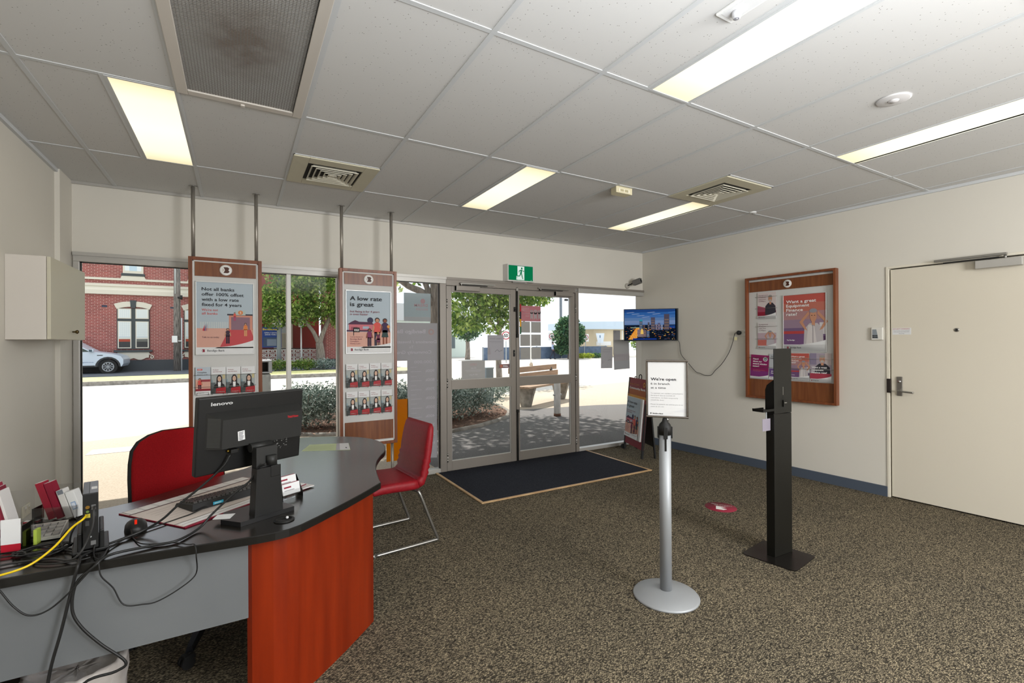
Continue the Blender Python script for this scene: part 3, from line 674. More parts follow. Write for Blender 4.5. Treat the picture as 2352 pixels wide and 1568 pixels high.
def p_lowrate(w, h):
    b = MB(); PL = mat('#4b2140', .6); b.rect(0, 0, w, h, PAPER, 1); b.rect(0, h * .1, w, h, SKYP, 2); b.rect(0, h * .1, w, h * .34, PINK, 3); b.rect(0, h * .345, w * .62, h * .37, PL, 4)
    b.rect(w * .05, h * .37, w * .62, h * .47, mat('#c9707a', .6), 4); b.poly([(w * .02, h * .46), (w * .62, h * .46), (w * .56, h * .5), (w * .28, h * .505), (w * .19, h * .53), (w * .1, h * .5)], PL, 5); b.rect(w * .1, h * .37, w * .24, h * .42, mat('#9a4a5a', .6), 6); b.rect(w * .36, h * .39, w * .5, h * .43, mat('#a8b6c4', .6), 6)
    b.disc(w * .53, h * .53, w * .07, mat('#2a2a4a', .6), 4); b.rect(w * .15, h * .28, w * .165, h * .40, BLACKM, 7); b.rect(w * .15, h * .335, w * .29, h * .41, BLACKM, 7); b.text('SOLD', w * .22, h * .355, h * .03, INKW, 8, w * .11, 'C', bold=.03)
    person_flat(b, w * .69, h * .1, h * .48, CORAL, mat('#33283c', .6), l=8); person_flat(b, w * .87, h * .13, h * .44, mat('#3a1f48', .6), mat('#28413f', .6), mat('#8a4a32', .6), l=11, skirt=True); person_flat(b, w * .51, h * .1, h * .3, mat('#7a2a5a', .6), mat('#3a1f38', .6), mat('#8a4a32', .6), l=14); person_flat(b, w * .71, h * .1, h * .24, mat('#6a1f44', .6), mat('#6a1f44', .6), hair=mat('#b08a50', .6), l=17, skirt=True)
    b.disc(w * .95, h * .43, w * .035, mat('#e09a50', .6), 17)
    b.text('A low rate', w * .08, h * .85, h * .065, INK, 20, w * .72, bold=.01); b.text('is great', w * .08, h * .755, h * .065, INK, 20, w * .53, bold=.01)
    b.text('but fixing it for 4 years', w * .08, h * .655, h * .032, MAROON, 20, w * .66); b.text('is even better', w * .08, h * .61, h * .032, MAROON, 20, w * .4)
    for k, (s, ww) in enumerate((('Come home to', .28), ('Bendigo Bank', .26), ('Complete', .19), ('Home Loan', .22))): b.text(s, w * .08, h * (.25 - .036 * k), h * .022, mat('#8a4a58', .6), 9, w * ww)
    n = 10; b.poly([(w * .3, h * .08), (w, h * .08), (w, h * .16)] + [(w * (1 - .7 * k / n), h * (.1 + .06 * (1 - k / n) ** 2)) for k in range(1, n)], PAPER, 21); b.rect(0, 0, w, h * .1, PAPER, 21); sign_off(b, w * .08, h * .04, h * .028, 22); return b
# ================================================================ hanging display panels
def snap_poster(loc, rz, w, h, fn, label, group, fw_=.008):
    t = thing('framed_poster', label, 'poster', loc, rz, group)
    f = MB(); SF = mat('#dcdcda', .35, .3)
    for a in ((0, w, 0, fw_), (0, w, h - fw_, h), (0, fw_, fw_, h - fw_), (w - fw_, w, fw_, h - fw_)): f.box(a[0], a[1], -.012, 0, a[2], a[3], SF, .002)
    f.box(fw_, w - fw_, -.004, 0, fw_, h - fw_, PAPER); f.build('frame', t)
    b = fn(w - 2 * fw_, h - 2 * fw_); o = b.build('print', t); o.location = (fw_, -.0045, fw_)
    return t
def display_panel(x0, x1, z0, z1, hb, lower, label, px, rack_rows):
    t = thing('hanging_display_panel', label, 'display panel', (0, 4.70, 0))
    f = MB(); T_ = .028
    for a in ((x0, x0 + T_, z0, z1), (x1 - T_, x1, z0, z1), (x0 + T_, x1 - T_, z1 - T_, z1), (x0 + T_, x1 - T_, z0, z0 + T_)): f.box(a[0], a[1], -.045, .028, a[2], a[3], WOODB, .002)
    f.build('frame', t)
    MB().box(x0 + T_, x1 - T_, -.030, .02, z0 + T_, z1 - T_, BOARD).build('backing_board', t)
    e = MB(); W2 = mat('#dedcd8', .5); a, c, d, g = x0 + T_, x1 - T_, z0 + T_, z1 - T_
    for q in ((a, c, g - .008, g), (a, c, d, d + .01), (a, a + .01, d, g), (c - .01, c, d, g)): e.box(q[0], q[1], -.036, -.029, q[2], q[3], W2, .001)
    e.build('inner_trim', t)
    hp = MB().box(x0 + .045, x1 - .045, -.038, -.030, hb[0], hb[1], WOODBOARD).build('header_board', t)
    em = emblem(.045).build('emblem', hp); em.location = ((x0 + x1) / 2 - .002, -.038, (hb[0] + hb[1]) / 2)
    if lower: MB().box(x0 + .045, x1 - .04, -.038, -.030, lower[0], lower[1], WOODBOARD).build('lower_board', t)
    for x in px:
        p = MB(); p.tube([(x, 0, z1), (x, 0, CZ - .005)], .0145, BRUSH, 14); p.lathe([(.032, 0), (.032, -.004), (.016, -.006)][::-1], STEEL, 18, TR(x, 0, CZ)); p.build('hanging_pole', t)
        p = MB(); p.tube([(x, 0, 0), (x, 0, z0)], .0145, BRUSH, 14); p.lathe([(.032, 0), (.032, .004), (.016, .006)], STEEL, 18, TR(x, 0, 0)); p.build('floor_pole', t)
    for zt, zb, rx0, rx1, n in rack_rows:
        r = MB(); w = (rx1 - rx0) / n
        for z in (zt, zb): r.tube([(rx0 - .008, -.058, z), (rx1 + .008, -.058, z)], .0016, STEEL, 6)
        for k in range(n + 1): r.tube([(rx0 + w * k, -.030, zt), (rx0 + w * k, -.058, zt)], .0014, STEEL, 5); r.tube([(rx0 + w * k, -.030, zb), (rx0 + w * k, -.058, zb)], .0014, STEEL, 5)
        for k in range(n): r.tube([(rx0 + w * (k + .12), -.030, zb - .065), (rx0 + w * (k + .12), -.056, zb - .065), (rx0 + w * (k + .12), -.058, zb - .045), (rx0 + w * (k + .88), -.058, zb - .045), (rx0 + w * (k + .88), -.056, zb - .065), (rx0 + w * (k + .88), -.030, zb - .065)], .0016, STEEL, 6)
        r.build('wire_rack', t)
    return t
DY = 4.70
display_panel(-.345, .186, .48, 2.178, (2.022, 2.138), None, 'left hanging panel in cherry frame, behind the computer monitor', (-.313, .146), [(1.203, 1.105, -.302, .129, 4)])
display_panel(.831, 1.376, .468, 2.170, (2.021, 2.128), (.52, .705), 'right hanging panel in cherry frame with two rows of brochures, nearer the doors', (.860, 1.335), [(1.203, 1.10, .885, 1.323, 4), (.94, .838, .885, 1.323, 4)])
snap_poster((-.298, DY - .0312, 1.368), 0, .424, .612, p_notall, 'framed poster reading Not all banks on the left hanging panel', 'framed bank posters')
snap_poster((.886, DY - .0312, 1.358), 0, .434, .608, p_lowrate, 'framed poster reading A low rate is great on the right hanging panel', 'framed bank posters')
pc = tag(p_complete(.104, .223).build('brochure', None, None, (-.298, DY - .050, 1.046)), 'pale brochure headed Complete Home Loan, leftmost in the left hanging panel rack', 'brochure', 'brochures in the hanging panel racks')
b0 = p_products(.104, .221).build('brochure', None, None, (-.190, DY - .050, 1.046))
ordn = ['leftmost', 'second from left', 'third from left', 'rightmost']
tag(b0, 'red banded brochure with robed figure, second from left on left hanging panel', 'brochure', 'brochures in the hanging panel racks')
for k in (2, 3): dup(b0, (-.298 + .1078 * k, DY - .050, 1.046), label='red banded brochure with robed figure, %s on left hanging panel' % ordn[k])
for z, row in ((1.040, 'upper'), (.777, 'lower')):
    for k in range(4): dup(b0, (.887 + .1095 * k, DY - .050, z + (.004 if k > 1 else 0)), label='red banded brochure with robed figure, %s of %s row on right hanging panel' % (ordn[k], row))

# ================================================================ notice board and its leaflets (right wall)
t = thing('notice_board', 'deep framed wooden notice board on the right wall holding posters and leaflets', 'notice board', RW(0, 0, 0), RZ)
S0, S1, Z0, Z1 = 1.598, 2.546, .806, 2.183; TT = .024
f = MB()
for a in ((S0, S0 + TT, Z0, Z1), (S1 - TT, S1, Z0, Z1), (S0 + TT, S1 - TT, Z1 - TT, Z1), (S0 + TT, S1 - TT, Z0, Z0 + TT)): f.box(a[0], a[1], -.062, 0, a[2], a[3], WOODB, .002)
f.build('frame', t)
MB().box(S0 + TT, S1 - TT, -.018, 0, Z0 + TT, Z1 - TT, BOARD).build('backing_board', t)
hbd = MB().box(S0 + TT + .01, S1 - TT - .006, -.026, -.018, 2.02, 2.135, WOODBOARD).build('header_board', t)
e = emblem(.043).build('emblem', hbd); e.location = (2.062, -.026, 2.078)
MB().box(S0 + TT + .004, S1 - TT - .004, -.026, -.018, 2.137, 2.152, mat('#c9cac8', .4)).build('inner_trim', t)
MB().box(S0 + TT, S1 - TT, -.03, -.018, Z0 + TT, 1.022, WOODBOARD).build('lower_board', t)
for s0, s1, zt, zb in ((1.705, 1.945, 1.955, 1.825), (1.705, 1.945, 1.62, 1.48)):
    for z in (zt, zb): r = MB(); r.tube([(s0, -.04, z), (s1, -.04, z)], .0016, STEEL, 6); r.tube([(s0, -.018, z), (s0, -.04, z)], .0016, STEEL, 6); r.tube([(s1, -.018, z), (s1, -.04, z)], .0016, STEEL, 6); r.build('wire_rail', t)
for z in (1.268, 1.16):
    r = MB(); r.tube([(1.626, -.04, z), (2.516, -.04, z)], .0018, STEEL, 6)
    for s in (1.626, 1.856, 2.08, 2.285, 2.512): r.tube([(s, -.018, z), (s, -.04, z)], .0016, STEEL, 6)
    r.build('wire_rail', t)
def leaf(fn, s, z, lab, lean=0.0, **kw):
    o = fn(**kw).build('leaflet'); o.location = RW(s, .026, z); o.rotation_euler = (0, lean, RZ)
    return tag(o, lab, 'leaflet', 'leaflets on the notice board')
leaf(p_equip_man, 1.728, 1.709, 'leaflet with grey-bearded man at upper left of the notice board')
leaf(p_equip_worker, 1.728, 1.368, 'pale leaflet of worker tying hair, below the bearded man leaflet', h=.30)
leaf(p_super, 1.634, 1.028, 'magenta leaflet asking about award winning super, lowest left of notice board', R(3), h=.275)
leaf(p_bluephoto, 1.858, 1.030, 'blue and purple leaflet mostly hidden behind the black dispenser top', h=.282)
leaf(p_want_worker, 2.078, 1.034, 'orange leaflet of worker just right of the dispenser top on notice board', w=.20, h=.288)
leaf(p_want_man, 2.286, 1.030, 'leaflet of dark-shirted man, lowest right corner of the notice board', w=.203, h=.297)
snap_poster(RW(2.012, .0192, 1.338), RZ, .432, .616, lambda w, h: p_want_worker(w, h, True), 'large framed poster reading Want a great Equipment Finance rate on the notice board', 'framed bank posters', .006)

# ================================================================ television on its wall arm
t = thing('television', 'small flat television showing a city at dusk, on a wall arm in the corner', 'television', (4.788, 4.549, 1.681), R(-43.6))
A = Matrix.Rotation(R(3.5), 4, 'X')
MB(A).box(-.352, .352, 0, .028, -.217, .217, mat('#d8d6d3', .4), .004).box(-.22, .22, .028, .045, -.15, .15, BLACKM, .004).build('casing', t)
f = MB(A)
for a in ((-.35, .35, .207, .215), (-.35, .35, -.215, -.203), (-.35, -.342, -.203, .207), (.33, .35, -.203, .207)): f.box(a[0], a[1], -.003, .001, a[2], a[3], BLACK)
f.build('bezel', t)
s = MB(A @ TR(-.342, -.0005, -.203)); w, h = .672, .41
def em(c, k=.9): return emit_mat('screen_' + c.strip('#'), c, k)
sk = ['#1d3f78', '#2a5692', '#3a6199', '#54719c', '#6a7fa6', '#5f7aa6']
for k in range(6): s.rect(0, h * (1 - (k + 1) * .09), w, h * (1 - k * .09), em(sk[k]), 1)
for k in range(9): s.poly([(w * (.03 + .1 * k), h * (.9 - .05 * (k % 4))), (w * (.17 + .1 * k), h * (.92 - .05 * (k % 4))), (w * (.2 + .1 * k), h * (.905 - .05 * (k % 4))), (w * (.06 + .1 * k), h * (.885 - .05 * (k % 4)))], em('#7d8cae' if k < 6 else '#3f6fae'), 2)
s.rect(0, 0, w, h * .47, em('#0c1420'), 3); s.rect(0, h * .44, w, h * .5, em('#16253a'), 3); s.rect(w * .84, h * .38, w, h * .47, em('#173a78'), 4); s.rect(w * .12, h * .395, w * .3, h * .42, em('#8fa28a'), 4)
rnd = random.Random(3)
oc = [em(c) for c in ('#e08a2a', '#c8641e', '#e8c060', '#8a4a2a', '#44506a', '#2a3a5a', '#f0e0a0')]
for k in range(170):
    u = rnd.uniform(.0, .97); v = rnd.uniform(.01, .44); dw = rnd.uniform(.008, .035)
    s.rect(w * u, h * v, w * min(u + dw, 1), h * (v + rnd.uniform(.006, .022)), oc[rnd.choice((1, 3, 4, 5, 5, 4, 2, 0))], 4)
for k in range(12): s.poly([(w * (.07 + .012 * k), h * .02), (w * (.09 + .012 * k), h * .02), (w * (.235 + .006 * k), h * .40), (w * (.225 + .006 * k), h * .40)], oc[k % 3], 5)
for u, hh, ww, c in ((.29, .66, .06, '#3f5a78'), (.36, .5, .04, '#3a3340'), (.45, .58, .035, '#3a4258'), (.51, .74, .08, '#4a4658'), (.6, .52, .03, '#6a6a82'), (.64, .56, .05, '#5a5a78'), (.70, .5, .04, '#7080a0'), (.76, .84, .10, '#4a4350'), (.25, .35, .1, '#7a6a70'), (.33, .33, .09, '#6a5a60'), (.43, .3, .05, '#50607a')):
    s.rect(w * u, h * .1 if hh < .4 else h * .33, w * (u + ww), h * hh, em(c), 6)
    for q in range(int(hh * 16)): s.rect(w * (u + .1 * ww), h * (.34 + .03 * q) if hh > .4 else h * (.12 + .03 * q), w * (u + .9 * ww), h * (.348 + .03 * q) if hh > .4 else h * (.126 + .03 * q), em('#a08060' if q % 3 else '#30405a'), 7) if .34 + .03 * q < hh - .02 or hh < .4 and .12 + .03 * q < hh - .02 else None
s.rect(w * .29, h * .62, w * .35, h * .67, em('#2f8a9a'), 8); s.poly([(w * .31, h * .2), (w * .37, h * .2), (w * .36, h * .34), (w * .34, h * .38), (w * .32, h * .34)], em('#e0b860'), 8); s.rect(w * .16, h * .01, w * .62, h * .06, em('#15307a'), 8)
s.rect(w * .97, 0, w, h, em('#07101c'), 9)
s.build('screen', t)
f = MB(); f.box(-.1, .1, .03, .045, -.1, .1, BLACKM); f.build('mount_plate', t)
wq = RW(.70, .0, 1.68); iv = (TR(4.788, 4.549, 1.681, R(-43.6))).inverted()
q = [iv @ Vector((4.85, 4.60, 1.68)), iv @ Vector((4.98, 4.62, 1.68)), iv @ Vector(RW(.52, .02, 1.68))]
f = MB(); f.tube(q, .017, BLACKM, 8); f.box(q[2].x - .03, q[2].x + .03, q[2].y - .03, q[2].y + .005, q[2].z - .09, q[2].z + .09, BLACKM, .003); f.build('wall_arm', t)
pts = [Vector(RW(.60, .10, 1.50))] + [Vector(RW(s_, .018, z_)) for s_, z_ in ((.64, 1.46), (.671, 1.293), (.766, 1.191), (.897, 1.066), (.96, 1.048), (1.025, 1.027), (1.118, 1.033), (1.179, 1.096), (1.268, 1.18), (1.362, 1.315), (1.414, 1.447))] + [Vector(RW(1.445, .024, 1.545)), Vector(RW(1.485, .04, 1.555))]
t = thing('television_cable', 'thin dark power cord drooping from the television to the wall socket', 'cord')
MB().tube(smooth_path(pts, 6), .0036, mat('#3a3836', .6), 7).build('cable', t)
q = RW(1.50, 0, 1.556); f = MB(TR(*q, RZ)); f.lathe([(.013, .008), (.024, .014), (.026, .04), (.018, .052), (0, .054)], BLACKM, 18, TR(0, 0, 0, 0, R(90))); f.build('plug', t)
q = RW(1.447, .03, 1.49); f = MB(TR(*q, RZ)); f.box(-.004, .03, -.001, .001, -.022, .016, mat('#e8dfae', .6)); f.build('cable_tag', t)
def socket(loc, rz, label, cc='#e6e3da'):
    t = thing('wall_socket', label, 'power socket', loc, rz)
    f = MB(); f.box(-.057, .057, -.011, 0, -.036, .036, mat(cc, .4), .003); f.build('cover_plate', t)
    for u in (-.028, .028):
        f = MB(TR(0, -.0115, 0)); f.rect(u - .008, .004, u - .005, .012, BLACKM, 1); f.rect(u + .005, .004, u + .008, .012, BLACKM, 1); f.rect(u - .0015, -.006, u + .0015, .001, BLACKM, 1)
        f.build('socket', t)
        MB().box(u - .008, u + .008, -.015, -.011, .016, .028, mat('#f0eee8', .4), .001).build('switch', t)
    return t
socket(RW(1.535, 0, 1.556), RZ, 'white double power socket on right wall beside the notice board')
socket((LX, 4.13, .416), R(90), 'cream power socket low on the left wall behind the desk', '#ddd6c0')
t = thing('security_keypad', 'small white security keypad on the wall left of the cream door', 'keypad', RW(2.873, 0, 1.52), RZ)
MB().box(-.047, .047, -.022, 0, -.06, .06, mat('#e2dfd6', .4), .006).build('casing', t)
f = MB(TR(0, -.0225, 0)); f.poly([(-.035, -.045), (.012, -.045), (-.002, .04), (-.035, .04)], mat('#8d949a', .4), 1)
for k in range(3):
    for j in range(2): f.rect(-.033 + .014 * k, -.042 + .016 * j, -.022 + .014 * k, -.030 + .016 * j, BLACKM, 2)
f.build('keys', t)
f = MB()
for s_, z_ in ((.545, 2.02), (.90, 2.01), (.42, 1.98)): f.lathe([(.006, 0), (.005, .001), (0, .001)], BLACKM, 8, TR(*RW(s_, 0, z_), RZ, R(90)))

# ================================================================ exit sign and security camera over the doors
t = thing('exit_sign', 'green and white running man exit sign above the double doors', 'exit sign', (2.985, FY, 2.295))
f = MB(); f.prism([(-.205, 0), (-.185, -.085), (.185, -.085), (.205, 0)], -.10, .105, mat('#d5d3cf', .4)); f.box(-.1, .1, -.06, 0, -.112, -.1, mat('#a5a29d', .4), .003); f.build('housing', t)
GR = emit_mat('exit_green', '#0d8a57', .62); GW = emit_mat('exit_white', '#e8f5ee', .8)
f = MB(TR(0, -.0855, 0)); f.rect(-.172, -.086, .172, .092, GR, 1); f.rect(-.048, -.08, .048, .086, GW, 2)
f.disc(.012, .062, .012, GR, 3, 16); f.poly([(-.002, .045), (.018, .046), (.012, .0), (-.012, -.004)], GR, 3); f.poly([(-.002, .045), (-.026, .034), (-.032, .01), (-.025, .008), (-.018, .028), (.0, .034)], GR, 3); f.poly([(.016, .045), (.028, .022), (.046, .026), (.046, .034), (.031, .031), (.018, .05)], GR, 3)
f.poly([(.0, .003), (.014, -.002), (.022, -.03), (.03, -.066), (.02, -.068), (.01, -.034)], GR, 3); f.poly([(-.012, .002), (.004, -.004), (-.014, -.036), (-.05, -.038), (-.05, -.028), (-.02, -.026)], GR, 3); f.poly([(-.06, -.03), (-.05, -.04), (-.052, -.062), (-.02, -.062), (-.02, -.078), (-.066, -.078)], GW, 3)
f.text('exit', .148, -.08, .007, GW, 3, al='C'); f.build('sign_face', t)
t = thing('security_camera', 'small grey security camera on the wall above the corner window', 'security camera', (4.80, FY, 2.25))
MB().lathe([(.04, 0), (.038, .016), (.02, .022), (0, .022)], mat('#b5afa5', .5), 20, TR(0, 0, 0, 0, R(90))).build('wall_mount', t)
MB().tube(smooth_path([(0, -.02, .005), (.02, -.06, .02), (.05, -.10, .05)]), .008, BLACKM).build('arm', t)
cb = MB(TR(.066, -.135, .045, R(18), R(-14))); cb.box(-.034, .034, -.06, .06, -.032, .032, mat('#6f6d6a', .4), .005); cb.box(-.037, .037, -.065, .05, .032, .037, mat('#84817c', .4), .002); cb = cb.build('camera_body', t)
f = MB(TR(.066, -.135, .045, R(18), R(-14))); f.lathe([(.022, .06), (.022, .066), (.016, .068), (0, .066)], BLACK, 18, TR(0, 0, 0, 0, R(90))); f.build('lens', cb)

# ================================================================ papers and lettering fixed to the glass
PY = GY + .011; KX = PY / FY
def gz(z): return CH + (z - CH) * KX
_TM = {}
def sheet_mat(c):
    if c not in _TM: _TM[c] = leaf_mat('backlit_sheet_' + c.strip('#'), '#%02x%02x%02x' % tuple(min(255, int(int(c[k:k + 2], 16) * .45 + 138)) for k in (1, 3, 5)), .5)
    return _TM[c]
def decal(name, x0, x1, z0, z1, color, label, cat, draw=None, group=None, rot=0.0, rough=.7):
    m = sheet_mat(color); b = MB(); w = (x1 - x0) * KX; h = (z1 - z0) * KX
    b.box(0, w, 0, .001, 0, h, m)
    if draw: draw(b, w, h)
    o = b.build(name); o.location = (x0 * KX, PY, gz(z0)); o.rotation_euler = (0, rot, 0)
    return tag(o, label, cat, group)
def decal(name, x0, x1, z0, z1, color, label, cat, draw=None, group=None, rot=0.0, rough=.7):
    m = sheet_mat(color); b = MB(); w = (x1 - x0) * KX; h = (z1 - z0) * KX
    b.box(0, w, 0, .001, 0, h, m)
    if draw: draw(b, w, h)
    o = b.build(name); o.location = (x0 * KX, PY, gz(z0)); o.rotation_euler = (0, rot, 0)
    return tag(o, label, cat, group)
GH = leaf_mat('ghost_a', '#d9d0d6', .5); GH2 = leaf_mat('ghost_b', '#a29da8', .5); GHW = leaf_mat('ghost_c', '#ece8ee', .5); GHP = leaf_mat('ghost_d', '#dcb8bc', .5)
def d_teal(b, w, h):
    b.rect(w * .0, h * .0, w, h * .16, sheet_mat('#a7a7ab'), 1); b.disc(w * .7, h * .72, w * .09, GHP, 1); b.text('DREAM', w * .88, h * .52, h * .1, GHP, 1, w * .5, mirror=True, bold=.02); b.text('BIGGER', w * .88, h * .39, h * .08, GHP, 1, w * .45, mirror=True)
decal('window_sign', 1.556, 1.861, 1.695, 2.004, '#7f9aa4', 'pale blue-grey square sheet at top of the pane left of the doors', 'window sign', d_teal)
def d_therm(b, w, h):
    b.text('Bendigo Bank', w * .73, h * .925, .040, GHW, 1, .40, mirror=True, bold=.02); b.ring(w * .86, h * .935, .018, .034, sheet_mat('#a8736c'), 1)
    b.text('Donations / Investment', w * .98, h * .852, .032, GHW, 1, .56, mirror=True, bold=.01); b.text('To', w * .42, h * .815, .030, GHW, 1, None, 'C', mirror=True); b.text('Community Groups', w * .86, h * .776, .034, GHW, 1, .47, mirror=True, bold=.01)
    tk = ['1,000,000', '900k', '800k', '700k', '600k', '500k', '400k', '300k', '200k', '100k']
    for k, s in enumerate(tk):
        v = h * (.705 - .0665 * k)
        b.text(s, w * .93, v, .032, GHW, 1, .235 if k == 0 else .11, mirror=True)
        if k: b.rect(w * .40, v + .008, w * .64, v + .012, GHW, 1)
        b.rect(w * .40, v - .044, w * .53, v - .041, GHW, 1)
b = MB(); TC = sheet_mat('#8f8b92'); w = 1.951 - 1.43; h = 1.679 - .165
b.prism([(1.43, 1.265), (1.43, 1.679), (1.951, 1.679), (1.94, .168), (1.601, .20), (1.601, 1.265)], 0, .001, TC, Matrix(((1, 0, 0, 0), (0, 0, -1, .001), (0, 1, 0, 0), (0, 0, 0, 1))))
b.T = TR(1.43, 0, .165); d_therm(b, w, h)
o = b.build('thermometer_chart'); o.location = (0, PY, 0); o.scale = (1, 1, 1)
tag(o, 'tall grey donations chart in mirrored lettering counting down from 1,000,000', 'window sign')
o = MB().box(0, .2395, 0, .001, 0, .6593, leaf_mat('orange_vinyl', '#d98a0c', .5)).build('orange_film', None, None, (1.36 * KX, PY, gz(.20))); tag(o, 'plain orange film on the glass left of the donations chart', 'window film')
def d_notice(b, w, h):
    b.text('Happy Easter', w * .88, h * .84, h * .06, GH2, 1, w * .76, mirror=True); b.rect(w * .1, h * .74, w * .88, h * .75, GH2, 1); b.rect(w * .2, h * .70, w * .88, h * .705, GH2, 1)
    b.poly([(0, h * .22), (w * .2, h * .24), (w * .14, h * .5), (w * .06, h * .46)], sheet_mat('#8d7f86'), 1); b.tube([(w * .45, -.002, h * .34), (w * .6, -.002, h * .42), (w * .7, -.002, h * .34), (w * .9, -.002, h * .4)], .002, GH2, 5)
decal('paper_notice', 2.568, 2.788, 1.247, 1.546, '#9b96a0', 'lilac-grey paper notice on left glass door, beside the speed sign outside', 'paper notice', d_notice)
def d_grey(b, w, h):
    b.text('OPEN', w * .5, h * .72, h * .13, GHP, 1, w * .3, 'C', mirror=True); b.text('10 am', w * .5, h * .55, h * .1, GHW, 1, w * .22, 'C', mirror=True); b.rect(w * .15, h * .47, w * .85, h * .485, GHW, 1); b.rect(w * .2, h * .4, w * .8, h * .412, GHW, 1); b.text('till 4 pm', w * .5, h * .2, h * .08, GHW, 1, w * .36, 'C', mirror=True)
decal('paper_notice', 2.232, 2.532, 1.034, 1.248, '#96928c', 'wide grey sheet low on the upper pane of the left glass door', 'paper notice', d_grey)
def d_pull(b, w, h):
    b.ring(w * .22, h * .5, h * .17, h * .33, mat('#d8743c', .6), 1); b.text('PULL', w * .42, h * .3, h * .4, INKW, 1, w * .46, bold=.04)
o = decal('pull_sticker', 2.722, 2.862, 1.147, 1.196, '#5a1418', 'dark maroon PULL sticker at the edge of the left glass door', 'sticker', d_pull)
def d_award(b, w, h):
    for k, u in enumerate((.55, .74, .93)):
        c = sheet_mat('#a39a9c'); r_ = w * .085 * (1.15 if k == 1 else 1); b.disc(w * u, h * .62, r_, c, 1); b.poly([(w * u - r_ * .8, h * .6), (w * u + r_ * .8, h * .6), (w * u + r_ * .8, h * .1), (w * u, h * .22), (w * u - r_ * .8, h * .1)], c, 1); b.disc(w * u, h * .62, r_ * .5, sheet_mat('#b36f74'), 2)
    for k, s in enumerate(('Australia\'s', 'trusted', 'business', 'bank')): b.text(s, w * .42, h * (.78 - .16 * k), h * .1, sheet_mat('#c9a2a6'), 1, w * (.36, .28, .32, .18)[k], mirror=True)
decal('award_sticker', 3.027, 3.326, 1.720, 1.912, '#b8283a', 'rosy window sticker with three rosettes at top of the right glass door', 'sticker', d_award)
n = 0
pos = ['upper left', 'upper right', 'middle left', 'middle right', 'lower left', 'lower right']
for j, (z0, z1) in enumerate(((1.578, 1.716), (1.413, 1.555), (1.25, 1.392))):
    for i, (x0, x1) in enumerate(((3.022, 3.166), (3.183, 3.327))):
        def d_l(b, w, h, k=n): b.rect(w * .3, h * .58, w * .8, h * .6, sheet_mat('#7d7871'), 1); b.rect(w * .4, h * .45, w * .7, h * .462, sheet_mat('#7d7871'), 1); (b.disc(w * .5, h * .6, w * .1, sheet_mat('#8d7a74'), 1) if k == 3 else None)
        decal('paper_notice', x0, x1, z0, z1, '#8f8a83', '%s of six small grey sheets on the right glass door' % pos[n], 'paper notice', d_l, 'six small grey sheets on the right door'); n += 1
decal('paper_notice', 4.312, 4.517, 1.095, 1.391, '#918d92', 'smaller grey-lilac notice on the corner window, left of the larger sheet', 'paper notice', lambda b, w, h: (b.text('Happy Easter', w * .85, h * .86, h * .05, GH2, 1, w * .66, mirror=True), b.rect(w * .1, h * .76, w * .8, h * .77, GH2, 1), b.tube([(w * .6, -.002, h * .36), (w * .75, -.002, h * .4), (w * .95, -.002, h * .37)], .002, GH2, 5), b.poly([(w * .05, h * .2), (w * .2, h * .24), (w * .15, h * .4)], sheet_mat('#7f747b'), 1)), rot=R(1))
decal('paper_notice', 4.552, 4.846, 1.066, 1.48, '#8d8a89', 'larger grey sheet on the corner window under the television', 'paper notice', lambda b, w, h: (b.rect(0, h * .3, w, h * .52, sheet_mat('#96888d'), 1), [b.rect(w * (.15 + .14 * k), h * .34, w * (.2 + .14 * k), h * .42, sheet_mat('#a0959b'), 2) for k in range(6)], b.rect(0, 0, w, h * .28, sheet_mat('#8f9299'), 1)), rot=R(-2))
b = MB()
for k, c in enumerate(('#a01420', '#1a1a20', '#d9980f', '#1f5a34')): b.box(0, .022, 0, .001, .37 - .0925 * (k + 1), .37 - .0925 * k, mat(c, .5))
o = b.build('height_strip'); o.location = (3.012, 4.998, 1.56)
tag(o, 'thin red, black, yellow and green height strip on the right glass door', 'height strip')

# ================================================================ entrance mat, floor sticker
t = thing('entrance_mat', 'large charcoal entrance mat with thin wooden edging inside the doors', 'mat', (0, 0, 0))
x0, x1, y0, y1 = 1.90, 4.045, 3.835, 4.985; e = .028
MB().box(x0 + e, x1 - e, y0 + e, y1, 0.0005, .009, noisy('charcoal_mat', '#20222a', '#34363d', (1, 1, 1), 160, 3, .95, spec=.1)).build('mat_pile', t)
f = MB(); ED = wood('pale_timber_edge', '#b28d63', '#d3b184', (4, 4, 4), .5)
f.box(x0, x0 + e, y0, y1, .0005, .012, ED, .003); f.box(x1 - e, x1, y0, y1, .0005, .012, ED, .003); f.box(x0 + e, x1 - e, y0, y0 + e, .0005, .012, ED, .003); f.build('edging', t)
b = MB(); b.lathe([(.13, 0), (.13, .001), (0, .001)], mat('#8e2038', .6), 40)
F = Matrix.Rotation(R(-90), 4, 'X'); b.T = TR(0, 0, .0012, R(-60)) @ F
b.text('Please stand here', 0, .056, .015, INKW, 1, .17, 'C'); b.text('keep 1.5 m apart', 0, .03, .012, INKW, 1, .11, 'C'); b.poly([(-.03, -.07), (.03, -.07), (.055, -.035), (.0, -.02), (.045, .012), (-.04, .015)], INKW, 1); b.poly([(-.02, -.095), (.0, -.08), (.02, -.098), (.0, -.09)], CORAL, 1)
o = b.build('floor_sticker'); o.location = (3.665, 2.683, 0.0006)
tag(o, 'round crimson stand-here sticker on the carpet between the posts', 'floor sticker')

